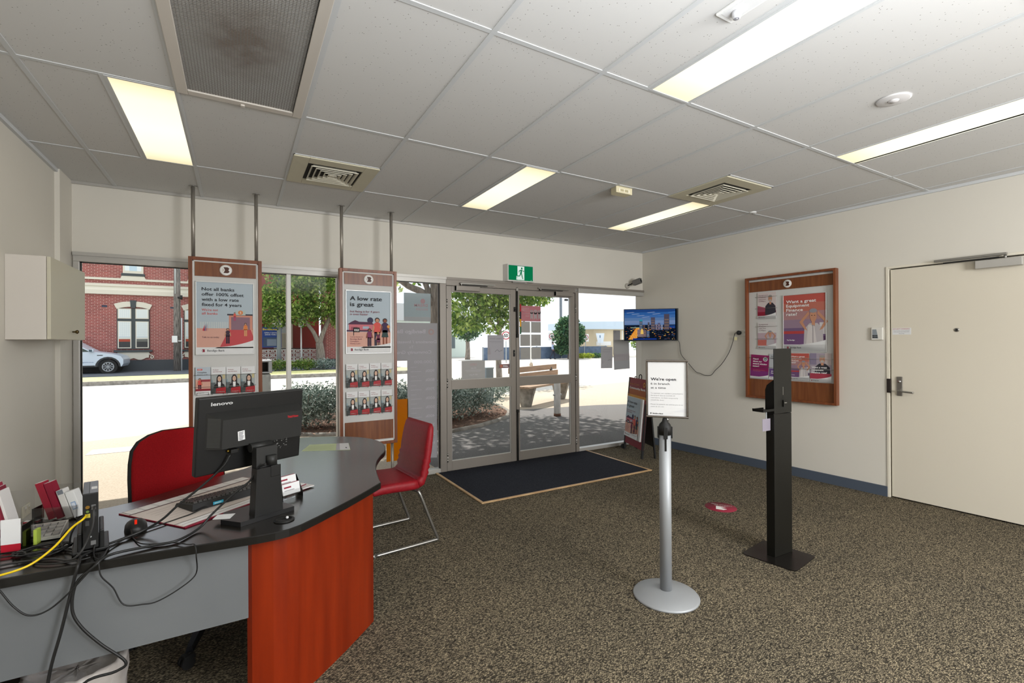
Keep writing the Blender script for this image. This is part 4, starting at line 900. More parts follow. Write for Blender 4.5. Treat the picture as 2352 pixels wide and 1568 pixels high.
# ================================================================ sign post
t = thing('sign_post', 'silver queue post holding a We are open notice in a chrome frame', 'sign stand', (2.12, 1.912, 0))
MB().lathe([(.182, .0), (.184, .006), (.178, .013), (.10, .028), (.055, .04), (.0, .041)], SILV, 48).build('base', t)
MB().lathe([(.033, .03), (.033, .94), (0, .94)], SILV, 28).build('pole', t)
c = MB(); c.lathe([(.0375, .925), (.0375, .965), (.030, .985), (.016, 1.0), (.012, 1.018), (0, 1.018)], BLACKM, 24)
for k in range(4): c.box(-.011, .011, -.041, -.034, .905, .97, BLACKM, .002, TR(0, 0, 0, k * PI / 2 - R(42)))
c = c.build('cap', t)
f = MB()
for k in range(4): f.box(-.0055, .0055, -.0345, -.03, .835, .925, BLACK, .001, TR(0, 0, 0, k * PI / 2 - R(42)))
f.build('belt_slot', t)
T_ = TR(.012, -.006, 1.186, R(-50)); f = MB(T_); w, h = .232, .332; k = .012
for a in ((-w / 2, w / 2, h / 2 - k, h / 2), (-w / 2, w / 2, -h / 2, -h / 2 + k), (-w / 2, -w / 2 + k, -h / 2 + k, h / 2 - k), (w / 2 - k, w / 2, -h / 2 + k, h / 2 - k)): f.box(a[0], a[1], -.012, .012, a[2], a[3], mat('#77716c', .22, 1.0), .003)
f.tube([(0, 0, -h / 2), (0, 0, -h / 2 - .02)], .009, STEEL, 10); f = f.build('sign_frame', t)
b = MB(T_ @ TR(-w / 2 + k, -.004, -h / 2 + k)); W, H = w - 2 * k, h - 2 * k; b.box(0, W, 0, .006, 0, H, PAPER)
b.text("We're open", W * .07, H * .655, H * .05, INK, 1, W * .67, bold=.025); b.text('6 in branch', W * .07, H * .575, H * .038, INK, 1, W * .5, bold=.008); b.text('at a time', W * .07, H * .5, H * .038, INK, 1, W * .4, bold=.008)
for q, (s_, ww) in enumerate((('To maintain our numbers permitted in', .84), ('the branch due to COVID-19', .64), ('restrictions, we have temporarily', .72), ('closed the door.', .36))): b.text(s_, W * .07, H * (.405 - .042 * q), H * .018, INKG, 1, W * ww)
b.text('Please be patient we will let you in as', W * .07, H * .2, H * .018, INKG, 1, W * .84); b.text('soon as we can.', W * .07, H * .158, H * .018, INKG, 1, W * .36)
n = 10; b.poly([(W * .45, H * .075), (W, H * .075), (W, H * .15)] + [(W * (1 - .55 * q / n), H * (.075 + .075 * (1 - q / n) ** 2)) for q in range(1, n)], mat('#dcdcde', .7), 1)
b.rect(W * .06, H * .025, W * .085, H * .05, BLACK, 2); b.text('Bendigo Bank', W * .12, H * .026, H * .02, INK, 2, W * .28, bold=.03)
b.build('notice', f)

# ================================================================ hand sanitiser stand
t = thing('sanitiser_stand', 'tall black hand sanitiser dispenser stand on a square plate', 'dispenser', (3.208, 1.892, 0), R(-2))
BK1 = mat('#0c0b09', .4, 0, .25); BK2 = mat('#14130f', .45, 0, .25)
pl = []
for cx, cy, a0 in ((.14, .14, 0), (-.14, .14, 90), (-.14, -.14, 180), (.14, -.14, 270)):
    for k in range(5): a = R(a0 + 22.5 * k); pl.append((cx + .03 * math.cos(a), cy + .03 * math.sin(a)))
MB(TR(-.034, -.013, 0, R(10.6))).prism(pl, 0.001, .006, mat('#181614', .25)).build('base_plate', t)
hx_, hy_ = .096, .030
MB().box(-hx_, hx_, -hy_, hy_, .006, .963, BK2, .003).build('column', t)
MB().box(-hx_, hx_, -hy_ - .001, -hy_ + .005, .967, 1.405, BK2, .002).build('back_plate', t)
M90 = Matrix(((0, 0, 1, 0), (1, 0, 0, 0), (0, 1, 0, 0), (0, 0, 0, 1)))
for x in (-hx_, hx_ - .006):
    MB().prism([(-hy_ + .005, .964), (hy_ + .004, .964), (hy_ + .004, 1.125), (hy_ - .008, 1.158), (-hy_ + .005, 1.195)], x, x + .006, BK1, M90).build('side_wing', t)
c = MB(); c.box(-hx_ - .115, -hx_ + .001, -.03, .05, .985, .992, BK1, .002); c.box(-hx_ - .115, -hx_ - .111, -.03, .05, .992, 1.004, BK1); c.box(-hx_ - .111, -hx_, -.03, -.026, .992, 1.002, BK1); c.box(-hx_ - .111, -hx_, .046, .05, .992, 1.002, BK1); tr = c.build('drip_tray', t)
c = MB(); c.box(-hx_ - .052, -hx_ - .042, -.006, -.003, .935, .985, SILV); c.box(-hx_ - .092, -hx_ - .008, -.008, -.006, .855, .936, mat('#8b8490', .6), .0005); c.build('hanging_tag', tr, 'small lilac-grey tag hanging under the tray')
c = MB(TR(.0, -hy_ - .0015, 0)); c.rect(-.002, 1.03, .003, 1.09, mat('#050505', .6), 1); c.rect(-.003, 1.09, .002, 1.145, mat('#77746c', .5), 1); c.box(-.002, .024, -.012, 0, 1.034, 1.040, STEEL, .001); c.box(-.006, .006, -.008, 0, 1.01, 1.055, BK1, .001); c.build('lock_slot', t)
for u, v in ((-.045, .945), (.045, .945), (-.088, .90), (.088, .90), (-.088, .7), (.088, .55), (-.088, .3), (-.07, .1), (-.07, .05)): MB(TR(0, -hy_ - .0005, 0)).disc(u, v, .0035, BLACK, 1, 10).build('screw', t)

# ================================================================ A-frame sign
t = thing('a_frame_sign', 'maroon and black A-frame pavement sign by the corner window', 'A-frame sign', (4.44, 4.545, 0), R(-111.4))
ln = R(5.5); A = TR(0, .0, 0, 0, -ln); RD = mat('#7a1828', .5)
f = MB(A); f.box(-.3, .3, -.008, .008, .10, .98, RD, .003); f.T = A @ TR(-.3, -.0085, .10)
f.rect(0, .68, .6, .88, mat('#8a1f2c', .5), 1); f.rect(0, .62, .6, .74, mat('#a8551e', .5), 2); f.rect(0, .60, .6, .66, mat('#c98a2a', .5), 3); f.rect(0, .58, .6, .625, mat('#8a2a24', .5), 4)
f.text('Community Bank', .05, .735, .026, INKW, 5, .5, bold=.03); f.text('Bendigo & District', .05, .79, .022, mat('#c9843a', .5), 5, .3); f.ring(.5, .81, .018, .032, mat('#d99a3a', .5), 5)
f.build('front_panel', t)
f = MB(A); f.box(-.3, -.26, -.01, .012, .02, .98, BLACKM, .003); f.box(.26, .3, -.01, .012, .0, .98, BLACKM, .003)
f.build('front_legs', t)
B2 = TR(0, .175, 0, 0, R(5.0)); f = MB(B2); f.box(-.28, .28, -.006, .006, .14, .96, mat('#2a2d2a', .5), .002); f.build('rear_panel', t)
f = MB(B2); f.box(-.3, -.27, -.01, .01, .0, .97, BLACKM, .003); f.box(.27, .3, -.01, .01, .0, .97, BLACKM, .003); f.build('rear_legs', t)
for u in (-.315,): 
    f = MB(TR(u, .0, .034)); f.tube([(-.012, 0, 0), (.012, 0, 0)], .034, RUBBER, 20); f.tube([(-.014, 0, 0), (.0, 0, 0)], .02, WHITE, 16); f.tube([(-.016, 0, 0), (-.01, 0, 0)], .007, BLACKM, 10); f.build('wheel', t)
f = MB(A); f.tube(smooth_path([(.0, 0, .98), (.005, 0, 1.02), (.04, 0, 1.035), (.075, 0, 1.02), (.08, 0, .98)]), .006, RUBBER); f.build('handle', t); f = MB(A); f.tube(smooth_path([(-.2, .03, .98), (-.19, .03, .995), (-.15, .03, .995), (-.14, .03, .98)]), .006, RUBBER); f.build('handle', t)
f = MB(A); f.box(-.245, .245, -.032, -.0085, .2, .73, mat('#d6d4d2', .5), .003); f.T = A @ TR(-.24, -.0322, .205); g = p_lowrate(.42, .52)
f = f.build('poster_box', t); o = g.build('print', f); o.matrix_local = A @ TR(-.235, -.0325, .205)
# ================================================================ reception desk
DT = .72
t = thing('reception_desk', 'curved black-topped reception desk with red end panel and grey front', 'desk', (0, 0, 0))
front = [(-.80, 2.11), (-.41, 2.108), (-.2, 2.095), (-.02, 2.078), (.06, 2.070), (.125, 2.071), (.175, 2.081), (.222, 2.106), (.30, 2.172), (.445, 2.304), (.55, 2.41), (.645, 2.512)]
cor = [(.654, 2.522), (.658, 2.536), (.659, 2.556)]
rightp = smooth_path([(x, y, 0) for x, y in ((.665, 2.60), (.700, 2.80), (.747, 2.978), (.808, 3.124), (.868, 3.240), (.914, 3.396), (.925, 3.565), (.888, 3.724), (.800, 3.86), (.66, 3.965), (.53, 4.03), (.42, 4.05), (.335, 4.01), (.27, 3.88), (.22, 3.68), (.16, 3.46), (.06, 3.26), (-.075, 3.135), (-.248, 2.985), (-.397, 2.842), (-.47, 2.802), (-.545, 2.775), (-.70, 2.768), (-.765, 2.766))], 5)
OUT = front + cor + [(p.x, p.y) for p in rightp] + [(-.80, 2.735)]
TOP = noisy('black_wood_laminate', '#0f0d0b', '#191511', (4, 26, 4), 3, 4, 0.26, spec=.5, rot=(0, 0, R(30))); tb_ = TOP.node_tree.nodes['Principled BSDF']; tb_.inputs['Coat Weight'].default_value = .45; tb_.inputs['Coat Roughness'].default_value = .2; tb_.inputs['Coat IOR'].default_value = 1.5; EDGE = mat('#12110f', .35, 0, .5)
b = MB(); n = len(OUT); bev = .004
b.prism(OUT, DT - .031, DT - .003, EDGE, smooth=False)
cxm = sum(p[0] for p in OUT) / n; cym = sum(p[1] for p in OUT) / n
def inset(P, d):
    o = []
    for i in range(len(P)):
        a = Vector(P[i - 1]); c = Vector(P[(i + 1) % len(P)]); tn = (c - a).normalized(); o.append((P[i][0] - tn.y * d, P[i][1] + tn.x * d))
    return o
IN = inset(OUT, .0035)
b.add([(x, y, DT - .003) for x, y in OUT] + [(x, y, DT) for x, y in IN], [(i, (i + 1) % n, n + (i + 1) % n, n + i) for i in range(n)], EDGE)
b.add([(x, y, DT) for x, y in IN], [tuple(range(n))], TOP)
tp = b.build('desktop', t)
b = MB(); gm = TR(.166, 2.196, DT)
b.lathe([(.040, .0), (.040, .004), (.031, .006), (.030, .001), (.0, .001)], BLACK, 28, gm); b.ball((.012, .004, .008), .006, mat('#d8d8d8', .3), 10, gm); b.build('cable_grommet', tp)
pp = [(.045, 2.12), (.12, 2.113), (.17, 2.121), (.215, 2.146), (.30, 2.215), (.445, 2.35), (.55, 2.455), (.612, 2.52)]
q = [(x - .016, y + .016) for x, y in pp]
MB().prism(pp + q[::-1], 0, DT - .031, WOODR).build('end_panel', t, 'red stained wood end panel')
MB().box(-.78, .044, 2.132, 2.15, .383, DT - .031, noisy('grey_laminate', '#6a6d6f', '#707375', (1, 1, 1), 2, 2, .5)).build('front_panel', t, 'grey modesty panel')
MB().box(-.785, -.765, 2.16, 2.72, 0, DT - .031, mat('#2b211d', .5)).build('side_panel', t)
b = MB(); b.lathe([(.035, .02), (.035, DT - .031)], BLACKM, 18, TR(.45, 3.45, 0)); b.lathe([(.16, 0), (.16, .012), (.05, .022)], BLACKM, 24, TR(.45, 3.45, 0)); b.build('pedestal_leg', t)

# ---------------------------------------------------------------- monitor
t = thing('computer_monitor', 'black computer monitor seen from behind on its stand, on the desk', 'monitor', (.085, 2.318, DT), R(26.2))
MBK = mat('#141414', .42); MB2 = mat('#222221', .5)
A = TR(-.004, .049, .362) @ Matrix.Rotation(R(6.4), 4, 'X')
b = MB(A); b.box(-.225, .225, 0, .032, -.161, .161, MBK, .005); b.T = A @ TR(0, .0, 0)
b.text('lenovo', -.178, .126, .0135, mat('#b9b9b9', .4), 1, .085, bold=.03)
b.build('rear_cover', t)
b = MB(A); b.box(-.213, .213, .0315, .0335, -.145, .15, mat('#0c0e12', .15)); b.build('screen', t)
hs = MB(A)
f0 = [(-.195, -.052), (.205, -.052), (.205, .098), (-.195, .098)]; f1 = [(-.150, -.048), (.198, -.048), (.198, .072), (-.150, .072)]
hs.add([(x, 0, z) for x, z in f0] + [(x, -.046, z) for x, z in f1], [(4, 5, 6, 7), (0, 1, 5, 4), (1, 2, 6, 5), (2, 3, 7, 6), (3, 0, 4, 7)], MB2)
hs.text('ThinkVision', .125, .045, .010, mat('#b0202a', .5), 1, .052, bold=.03, T=TR(0, -.0465, 0))
hg = hs.build('rear_housing', t)
v = MB(A)
for k in range(24):
    z = -.040 + .0055 * k; x0, x1 = -.190, -.156
    if z < .078: v.add([(x0, -.0075, z), (x1, -.0425, z), (x1, -.0425, z + .0025), (x0, -.0075, z + .0025)], [(0, 1, 2, 3)], mat('#4a4a48', .5), T=TR(-.0012, -.0012, 0))
v.build('vents', hg)
v = MB(A @ TR(-.075, -.0465, -.002, 0, 0, R(-6))); v.rect(-.014, -.02, .014, .02, PAPER, 1)
for k in range(6): v.rect(-.011, .013 - .006 * k, .009 - .002 * (k % 3), .0155 - .006 * k, INK, 2)
v.build('asset_label', hg, 'small white asset label')
v = MB(A @ TR(0, -.0, 0)); rn = random.Random(5)
for k in range(26): u = rn.uniform(.085, .155); w = rn.uniform(-.105, -.06); v.rect(u, w, u + rn.uniform(.002, .007), w + .003, mat('#8f8f8c', .5), 1)
v.build('regulatory_print', t)
b = MB(A); b.tube([(-.042, -.055, -.060), (.048, -.055, -.060)], .019, MB2, 16); b.box(-.035, .042, -.052, 0, -.075, -.045, MBK, .003); b.build('hinge', t)
b = MB(); b.prism([(-.042, -.045), (.048, -.045), (.048, -.008), (-.042, -.008)], .19, .300, MB2); b.build('upper_column', t)
b = MB(); b.add([(-.062, -.066, .001), (.062, -.066, .001), (.058, -.012, .001), (-.058, -.012, .001), (-.05, -.064, .215), (.05, -.064, .215), (.046, -.015, .215), (-.046, -.015, .215)], [(0, 1, 5, 4), (1, 2, 6, 5), (2, 3, 7, 6), (3, 0, 4, 7), (4, 5, 6, 7), (3, 2, 1, 0)], MBK)
b.box(.008, .052, -.0665, -.062, .17, .218, MBK, .002); b.build('lower_column', t)
b = MB(); b.prism([(-.12, -.07), (.11, -.07), (.115, -.02), (.10, .11), (-.10, .11), (-.15, .03)], 0.0005, .019, mat('#1d1d1e', .32)); b.build('stand_base', t)
b = MB(); b.tube([(.018, -.052, .222), (.018, -.052, .262)], .021, MB2, 16); b.build('cable_clip', t)
b = MB(A); b.box(-.105, -.075, -.03, -.001, -.078, -.062, BLACKM, .002); b.tube([(-.112, -.012, -.07), (-.106, -.012, -.07)], .004, mat('#b5963a', .4, .6), 8); b.tube([(-.068, -.012, -.07), (-.074, -.012, -.07)], .004, mat('#b5963a', .4, .6), 8); b.build('video_plug', t)

# ---------------------------------------------------------------- keyboard, mouse, pads
t = thing('desk_pad', 'large printed paper desk pad under the keyboard', 'desk pad', (-.185, 2.302, DT + .0004), R(38))
b = MB(); PPK = mat('#d8ccc4', .7); b.box(0, .60, 0, .43, 0, .004, MAROON); b.box(.002, .598, .002, .428, .004, .0042, PPK)
PM = MB.rect
F = TR(0, 0, .0044) @ Matrix.Rotation(R(-90), 4, 'X')
b.T = F
b.rect(.01, .365, .59, .425, mat('#e3dfdc', .7), 1)
for k in range(11): b.rect(.01 + .058 * k, .365, .0118 + .058 * k, .425, INK, 2)
b.rect(.0, .355, .60, .362, mat('#4a2030', .7), 1)
b.rect(.01, .012, .59, .06, mat('#e9e6e4', .7), 1); b.rect(.0, .0, .60, .01, MAROON, 1); b.rect(.0, .064, .60, .067, INK, 1); b.rect(.01, .034, .59, .036, INK, 2)
for k in range(7): b.rect(.04, .13 + .03 * k, .04 + .1 * (1 + k % 3), .132 + .03 * k, mat('#a89a92', .7), 1)
b.build('sheet', t)
t = thing('keyboard', 'black computer keyboard with a blue sticker, on the desk pad', 'keyboard', (-.173, 2.49, DT + .006), R(29))
b = MB(); b.add([(0, 0, 0), (.44, 0, 0), (.44, .155, 0), (0, .155, 0), (.004, .004, .030), (.436, .004, .030), (.436, .15, .012), (.004, .15, .012)], [(3, 2, 1, 0), (0, 1, 5, 4), (1, 2, 6, 5), (2, 3, 7, 6), (3, 0, 4, 7), (4, 5, 6, 7)], mat('#1a1a1a', .5)); b.build('case', t)
b = MB(); KC = mat('#3a3835', .4)
for r_ in range(6):
    for c_ in range(21):
        if c_ in (15, 19) : continue
        x = .012 + .0198 * c_; y = .016 + .0215 * r_; z = .0293 - (y - .004) / .146 * .018
        b.add([(x, y, z), (x + .018, y, z), (x + .018, y + .019, z - .002), (x, y + .019, z - .002), (x + .003, y + .002, z + .009), (x + .015, y + .002, z + .009), (x + .015, y + .015, z + .007), (x + .003, y + .015, z + .007)], [(0, 1, 5, 4), (1, 2, 6, 5), (2, 3, 7, 6), (3, 0, 4, 7), (4, 5, 6, 7)], KC)
b.build('keys', t)
b = MB(TR(.085, -.0005, .006)); b.rect(0, 0, .045, .013, mat('#35b3d6', .5), 2); b.rect(.006, .004, .036, .0085, mat('#c9eef6', .5), 3); b.build('name_sticker', t, 'small blue sticker')
t = thing('computer_mouse', 'black computer mouse with a red scroll wheel, beside the desk pad', 'mouse', (-.355, 2.40, DT), R(8))
b = MB(); vs = []; fs = []; NU, NV = 14, 9
for i in range(NU + 1):
    u = i / NU; y = -.058 + .116 * u; w = .037 * (1 - abs(2 * u - 1) ** 3.2 * .55); hgt = .042 * (math.sin(PI * (.12 + .80 * u)) ** .8)
    for j in range(NV + 1):
        a = PI * j / NV; vs.append((-w * math.cos(a), y, max(0.0005, hgt * math.sin(a) ** .75)))
for i in range(NU):
    for j in range(NV): k = i * (NV + 1) + j; fs.append((k, k + 1, k + NV + 2, k + NV + 1))
fs.append(tuple(range(NV + 1))[::-1]); k = NU * (NV + 1); fs.append(tuple(range(k, k + NV + 1)))
b.add(vs, fs, mat('#1b1b1b', .4), True); b.build('shell', t)
MB().tube([(-.004, -.032, .036), (.004, -.032, .036)], .010, emit_mat('red_glow', '#e0301c', .9), 14).build('scroll_wheel', t)
# ---------------------------------------------------------------- thin client computer
t = thing('mini_computer', 'slim upright black mini computer with cables in its back, left of the mouse', 'computer', (-.452, 2.20, DT), R(11))
b = MB(); b.box(-.021, .021, .0, .20, .018, .212, MBK, .002); b.T = TR(0, 0, .2122) @ Matrix.Rotation(R(-90), 4, 'X'); b.rect(-.020, .004, -.004, .196, mat('#7a7d84', .5), 1); b.rect(-.002, .004, .020, .196, mat('#878a92', .5), 1); b.rect(.002, .06, .018, .10, PAPER, 2)
b.build('case', t)
b = MB(); 
for s_ in (-1, 1): b.prism([(-.03, 0), (.0, 0), (.0, .05), (-.012, .075)], 0, 1, MBK, TR(s_ * .022 + (0 if s_ > 0 else 0), .01, 0)) if False else b.box(min(s_ * .022, s_ * .036), max(s_ * .022, s_ * .036), .01, .19, 0, .075, MBK, .004)
b.box(-.05, .05, .005, .195, 0.0005, .012, MBK, .003); b.build('stand', t)
b = MB(TR(0, -.0005, 0)); b.disc(-.008, .165, .006, mat('#a8803a', .3, .7), 1, 14); b.disc(-.008, .15, .0045, mat('#77904a', .4), 1, 12); b.rect(.002, .155, .014, .172, mat('#777777', .4, .5), 1); b.rect(-.015, .128, -.001, .142, mat('#c9b94a', .4), 1); b.rect(.004, .13, .015, .145, mat('#3a3a3a', .4), 1); b.rect(-.014, .1, -.004, .118, mat('#5a5a5a', .4, .5), 1); b.rect(.0, .03, .014, .045, mat('#6a6a6a', .4), 1); b.disc(0, .06, .003, SILV, 1, 10); b.build('ports', t)
# ---------------------------------------------------------------- cables
CBL = mat('#1d1d1d', .45)
def cable(name, pts, r, m, label, k=6):
    return tag(MB().tube(smooth_path(pts, k), r, m, 8).build(name), label, 'cable', 'loose cables on the desk')
YF = 2.094
cable('video_cable', [(-.028, 2.305, .996), (-.055, 2.30, .950), (-.126, 2.30, .883), (-.204, 2.30, .821), (-.259, 2.30, .771), (-.318, 2.31, .738), (-.389, 2.272, .727), (-.430, 2.234, .727), (-.465, 2.15, .732), (-.463, 2.108, .729), (-.464, 2.09, .716), (-.478, YF, .654), (-.505, YF, .519), (-.532, YF, .400), (-.541, YF, .30), (-.545, 2.12, .12)], .0046, CBL, 'thick black cable from the monitor to the back of the mini computer and down')
cable('monitor_power_cable', [(.100, 2.235, .955), (.071, 2.262, .935), (.043, 2.272, .884), (-.013, 2.272, .842), (-.089, 2.27, .773), (-.134, 2.245, .731), (-.197, 2.157, .7270), (-.273, 2.15, .7270), (-.367, 2.135, .729), (-.40, 2.108, .728), (-.418, 2.09, .714), (-.467, YF, .666), (-.478, YF, .582), (-.456, YF, .518), (-.406, YF, .444), (-.340, YF, .362), (-.365, YF, .337), (-.451, YF, .325), (-.50, 2.12, .2)], .0046, CBL, 'black cable from the monitor arm looping down over the grey panel')
cable('mouse_cable', [(-.362, 2.345, .738), (-.345, 2.28, .7235), (-.301, 2.186, .7260), (-.205, 2.141, .7260), (-.158, 2.092, .727), (-.140, 2.085, .7265), (-.134, 2.072, .712), (-.133, 2.072, .685), (-.133, YF + .006, .623), (-.150, YF + .006, .594), (-.202, YF + .008, .561), (-.253, YF + .008, .541), (-.290, YF + .008, .542), (-.345, YF + .008, .556), (-.373, YF + .006, .622), (-.402, 2.088, .674), (-.408, 2.088, .712), (-.414, 2.105, .727), (-.43, 2.14, .7265), (-.44, 2.18, .733), (-.44, 2.197, .75)], .0022, CBL, 'thin black mouse cable hanging in a wide loop over the grey panel')
cable('keyboard_cable', [(-.12, 2.50, .738), (-.183, 2.455, .727), (-.269, 2.388, .7260), (-.335, 2.33, .7260), (-.40, 2.22, .7260), (-.405, 2.13, .7265), (-.412, 2.104, .7265), (-.424, 2.09, .711), (-.484, YF - .004, .641), (-.537, YF, .596), (-.582, YF, .592), (-.617, YF, .63), (-.646, YF, .685), (-.66, 2.09, .713), (-.675, 2.105, .727), (-.70, 2.15, .7265), (-.74, 2.25, .7260)], .0028, CBL, 'black cable from the keyboard dipping off the desk at far left')
cable('network_cable', [(-.462, 2.197, .858), (-.468, 2.17, .852), (-.497, 2.172, .828), (-.537, 2.165, .778), (-.582, 2.15, .742), (-.620, 2.13, .731), (-.683, 2.12, .726), (-.76, 2.13, .724)], .0036, mat('#e2c012', .4), 'bright yellow network cable crossing the left end of the desk')
pts = []
for k in range(46):
    a = k * .74; rr = .052 + .014 * math.sin(k * 1.9); pts.append((-.605 + rr * 1.25 * math.cos(a), 2.30 + rr * .85 * math.sin(a), .7275 + .003 * (k % 4) + .002 * math.sin(k)))
pts = [(-.76, 2.33, .7270), (-.70, 2.30, .7270)] + pts + [(-.52, 2.25, .7270), (-.48, 2.18, .7270), (-.452, 2.165, .7270)]
cable('coiled_cable', pts, .0028, CBL, 'tangled coil of thin black cable in front of the calculator', 3)
cable('power_lead', [(-.440, 2.197, .885), (-.436, 2.165, .88), (-.437, 2.155, .83), (-.452, 2.15, .78), (-.47, 2.14, .745), (-.50, 2.15, .727), (-.56, 2.2, .7270), (-.66, 2.22, .7270), (-.75, 2.2, .7270)], .0036, mat('#2a2a2a', .4), 'black power lead curving down the back of the mini computer')
cable('power_lead', [(-.465, 2.197, .855), (-.478, 2.19, .85), (-.505, 2.21, .80), (-.52, 2.24, .75), (-.55, 2.26, .728), (-.60, 2.2, .7275), (-.55, 2.15, .7265), (-.47, 2.135, .7265), (-.44, 2.14, .728)], .0028, CBL, 'thin black lead looping left out of the mini computer back')
# ---------------------------------------------------------------- calculator, holders
t = thing('calculator', 'pale grey desk calculator with large keys, left of the mini computer', 'calculator', (-.702, 2.425, DT), R(2))
b = MB(); CG = mat('#b9b6b0', .5); b.add([(0, 0, .004), (.115, 0, .004), (.115, .12, .004), (0, .12, .004), (0, 0, .014), (.115, 0, .014), (.115, .12, .036), (0, .12, .036)], [(3, 2, 1, 0), (0, 1, 5, 4), (1, 2, 6, 5), (2, 3, 7, 6), (3, 0, 4, 7), (4, 5, 6, 7)], CG); b.box(.01, .115, .012, .10, .0005, .004, RUBBER); b.build('case', t)
b = MB()
for i in range(5):
    for j in range(4):
        x = .004 + .0218 * i; y = .006 + .027 * j; z = .014 + (y + .012) / .12 * .022; b.box(x, x + .019, y, y + .022, z - .006, z + .006, mat('#a6a39f' if (i + j) % 4 else '#8f8c88', .5), .002)
b.build('keys', t)
def holder(x, y, rz, w, d, h, label, back):
    t = thing('brochure_holder', label, 'brochure holder', (x, y, DT), rz)
    b = MB(); k = .0025
    b.box(0, w, 0, d, 0.0004, k, ACRYL); b.box(0, w, -k, 0, 0.0004, h * .45, ACRYL); b.box(0, k, 0, d, k, h * .45, ACRYL); b.box(w - k, w, 0, d, k, h * .45, ACRYL); b.box(0, w, d, d + k, 0.0004, h, ACRYL)
    b.build('acrylic_tray', t); return t
tA = holder(-.765, 2.37, R(-8), .095, .075, .2, 'clear holder of upright maroon brochures at the left end of the desk', True)
MB(TR(.0, -.004, .004)).rect(.038, .026, .092, .115, PAPER, 1).rect(.038, .0, .092, .026, mat('#b3152c', .5), 1).build('front_card', tA, 'white card with red lower band')
for k, (c, l2) in enumerate((('#b9b2ae', 'leftmost'), ('#7d1730', 'second from left'), ('#c7c2bf', 'third from left'), ('#8a1c36', 'fourth from left'), ('#6f1228', 'fifth from left'), ('#d2cecb', 'rightmost'))):
    h = .245 - .012 * abs(k - 2); b = MB(Matrix.Rotation(R(-13), 4, 'Y')); b.box(0, .008, 0, .06, 0, h, mat(c, .5), .0008); b.box(.001, .007, .001, .059, h - .0005, h + .0007, PAPER)
    o = b.build('brochure', None, None, (-.768 + .0068 * k + .036, 2.378 - .0015 * k, DT + .012), R(-8)); tag(o, 'tall upright brochure in the left desk holder, %s' % l2, 'brochure', 'brochures standing in the desk holders')
tB = holder(-.735, 2.685, R(-14), .15, .07, .14, 'clear holder with leaning red and white booklets at the desk back edge', True)
for k, (x, c, h, w, l) in enumerate(((-.725, '#9a1630', .16, .028, 'left red booklet leaning in the rear desk holder'), (-.697, '#8c1230', .158, .026, 'right red booklet leaning in the rear desk holder'), (-.667, '#d9d6d2', .122, .026, 'cream booklet in the rear desk holder beside the red ones'), (-.640, '#dcdcda', .112, .035, 'white leaflet with blue writing, right in the rear desk holder'))):
    b = MB(Matrix.Rotation(R(-17), 4, 'Y')); b.box(0, w * .9, 0, .042, 0, h, mat(c, .5), .001); b.box(.002, w * .86, .001, .041, h - .0005, h + .0008, PAPER)
    if k == 3: b.rect(w * .2, h * .3, w * .7, h * .6, mat('#8fa5c4', .6), 1); b.rect(w * .25, h * .34, w * .6, h * .56, mat('#cfd6e0', .6), 2)
    if k == 2: b.rect(w * .1, h * .85, w * .9, h, mat('#7a7f88', .6), 1)
    o = b.build('booklet'); o.location = (x + .04, 2.683 - .007 * k, DT + .008); o.rotation_euler.z = R(-14); tag(o, l, 'booklet', 'booklets in the rear desk holder')
b = MB(); b.box(0, .05, 0, .02, 0, .004, mat('#a8162c', .5)); b.box(.002, .048, .002, .018, .004, .006, PAPER)
o = b.build('booklet', None, None, (-.772, 2.715, DT + .0005), R(-10)); tag(o, 'small red booklet lying flat at the left back corner of the desk', 'booklet', 'booklets in the rear desk holder')
b = MB(); b.box(0, .010, 0, .03, 0, .055, mat('#c6dd5a', .5), .001)
o = b.build('sticky_note_pad', None, None, (-.632, 2.395, DT + .0005), R(-8)); tag(o, 'small lime sticky note pad beside the left brochure holder', 'note pad'); o.location = (-.655, 2.40, DT + .0005)
# ---------------------------------------------------------------- card holder, leaflets, paper sheet
t = thing('card_holder', 'clear stepped business card holder behind the monitor stand', 'card holder', (.180, 2.447, DT), R(29))
b = MB()
for k in range(2):
    y = .0 + .028 * k; z = .022 + .030 * k
    b.box(0, .105, y, y + .002, z, z + .022, ACRYL); b.box(0, .105, y + .002, y + .02, z, z + .002, ACRYL); b.box(0, .105, y + .02, y + .022, z - .02, z + .035, ACRYL)
for x in (0, .1035):
    b.prism([(0, 0), (.06, 0), (.06, .10), (.05, .10), (0, .025)], x, x + .0015, ACRYL, M90)
b.build('acrylic_stand', t)
for k, l in enumerate(('front', 'rear')):
    b = MB(TR(.006, .006 + .028 * k, .025 + .030 * k) @ Matrix.Rotation(R(-12), 4, 'X')); b.box(0, .09, 0, .010, 0, .05, PAPER); b.rect(.008, .03, .045, .037, MAROON, 1); b.rect(.008, .018, .06, .021, INKG, 1); b.box(0, .09, .0102, .0125, 0, .052, MAROON)
    o = b.build('business_cards'); o.location = (.180, 2.447, DT); o.rotation_euler.z = R(29); tag(o, 'stack of white business cards in the %s step of the card holder' % l, 'business cards', 'business cards in the card holder')
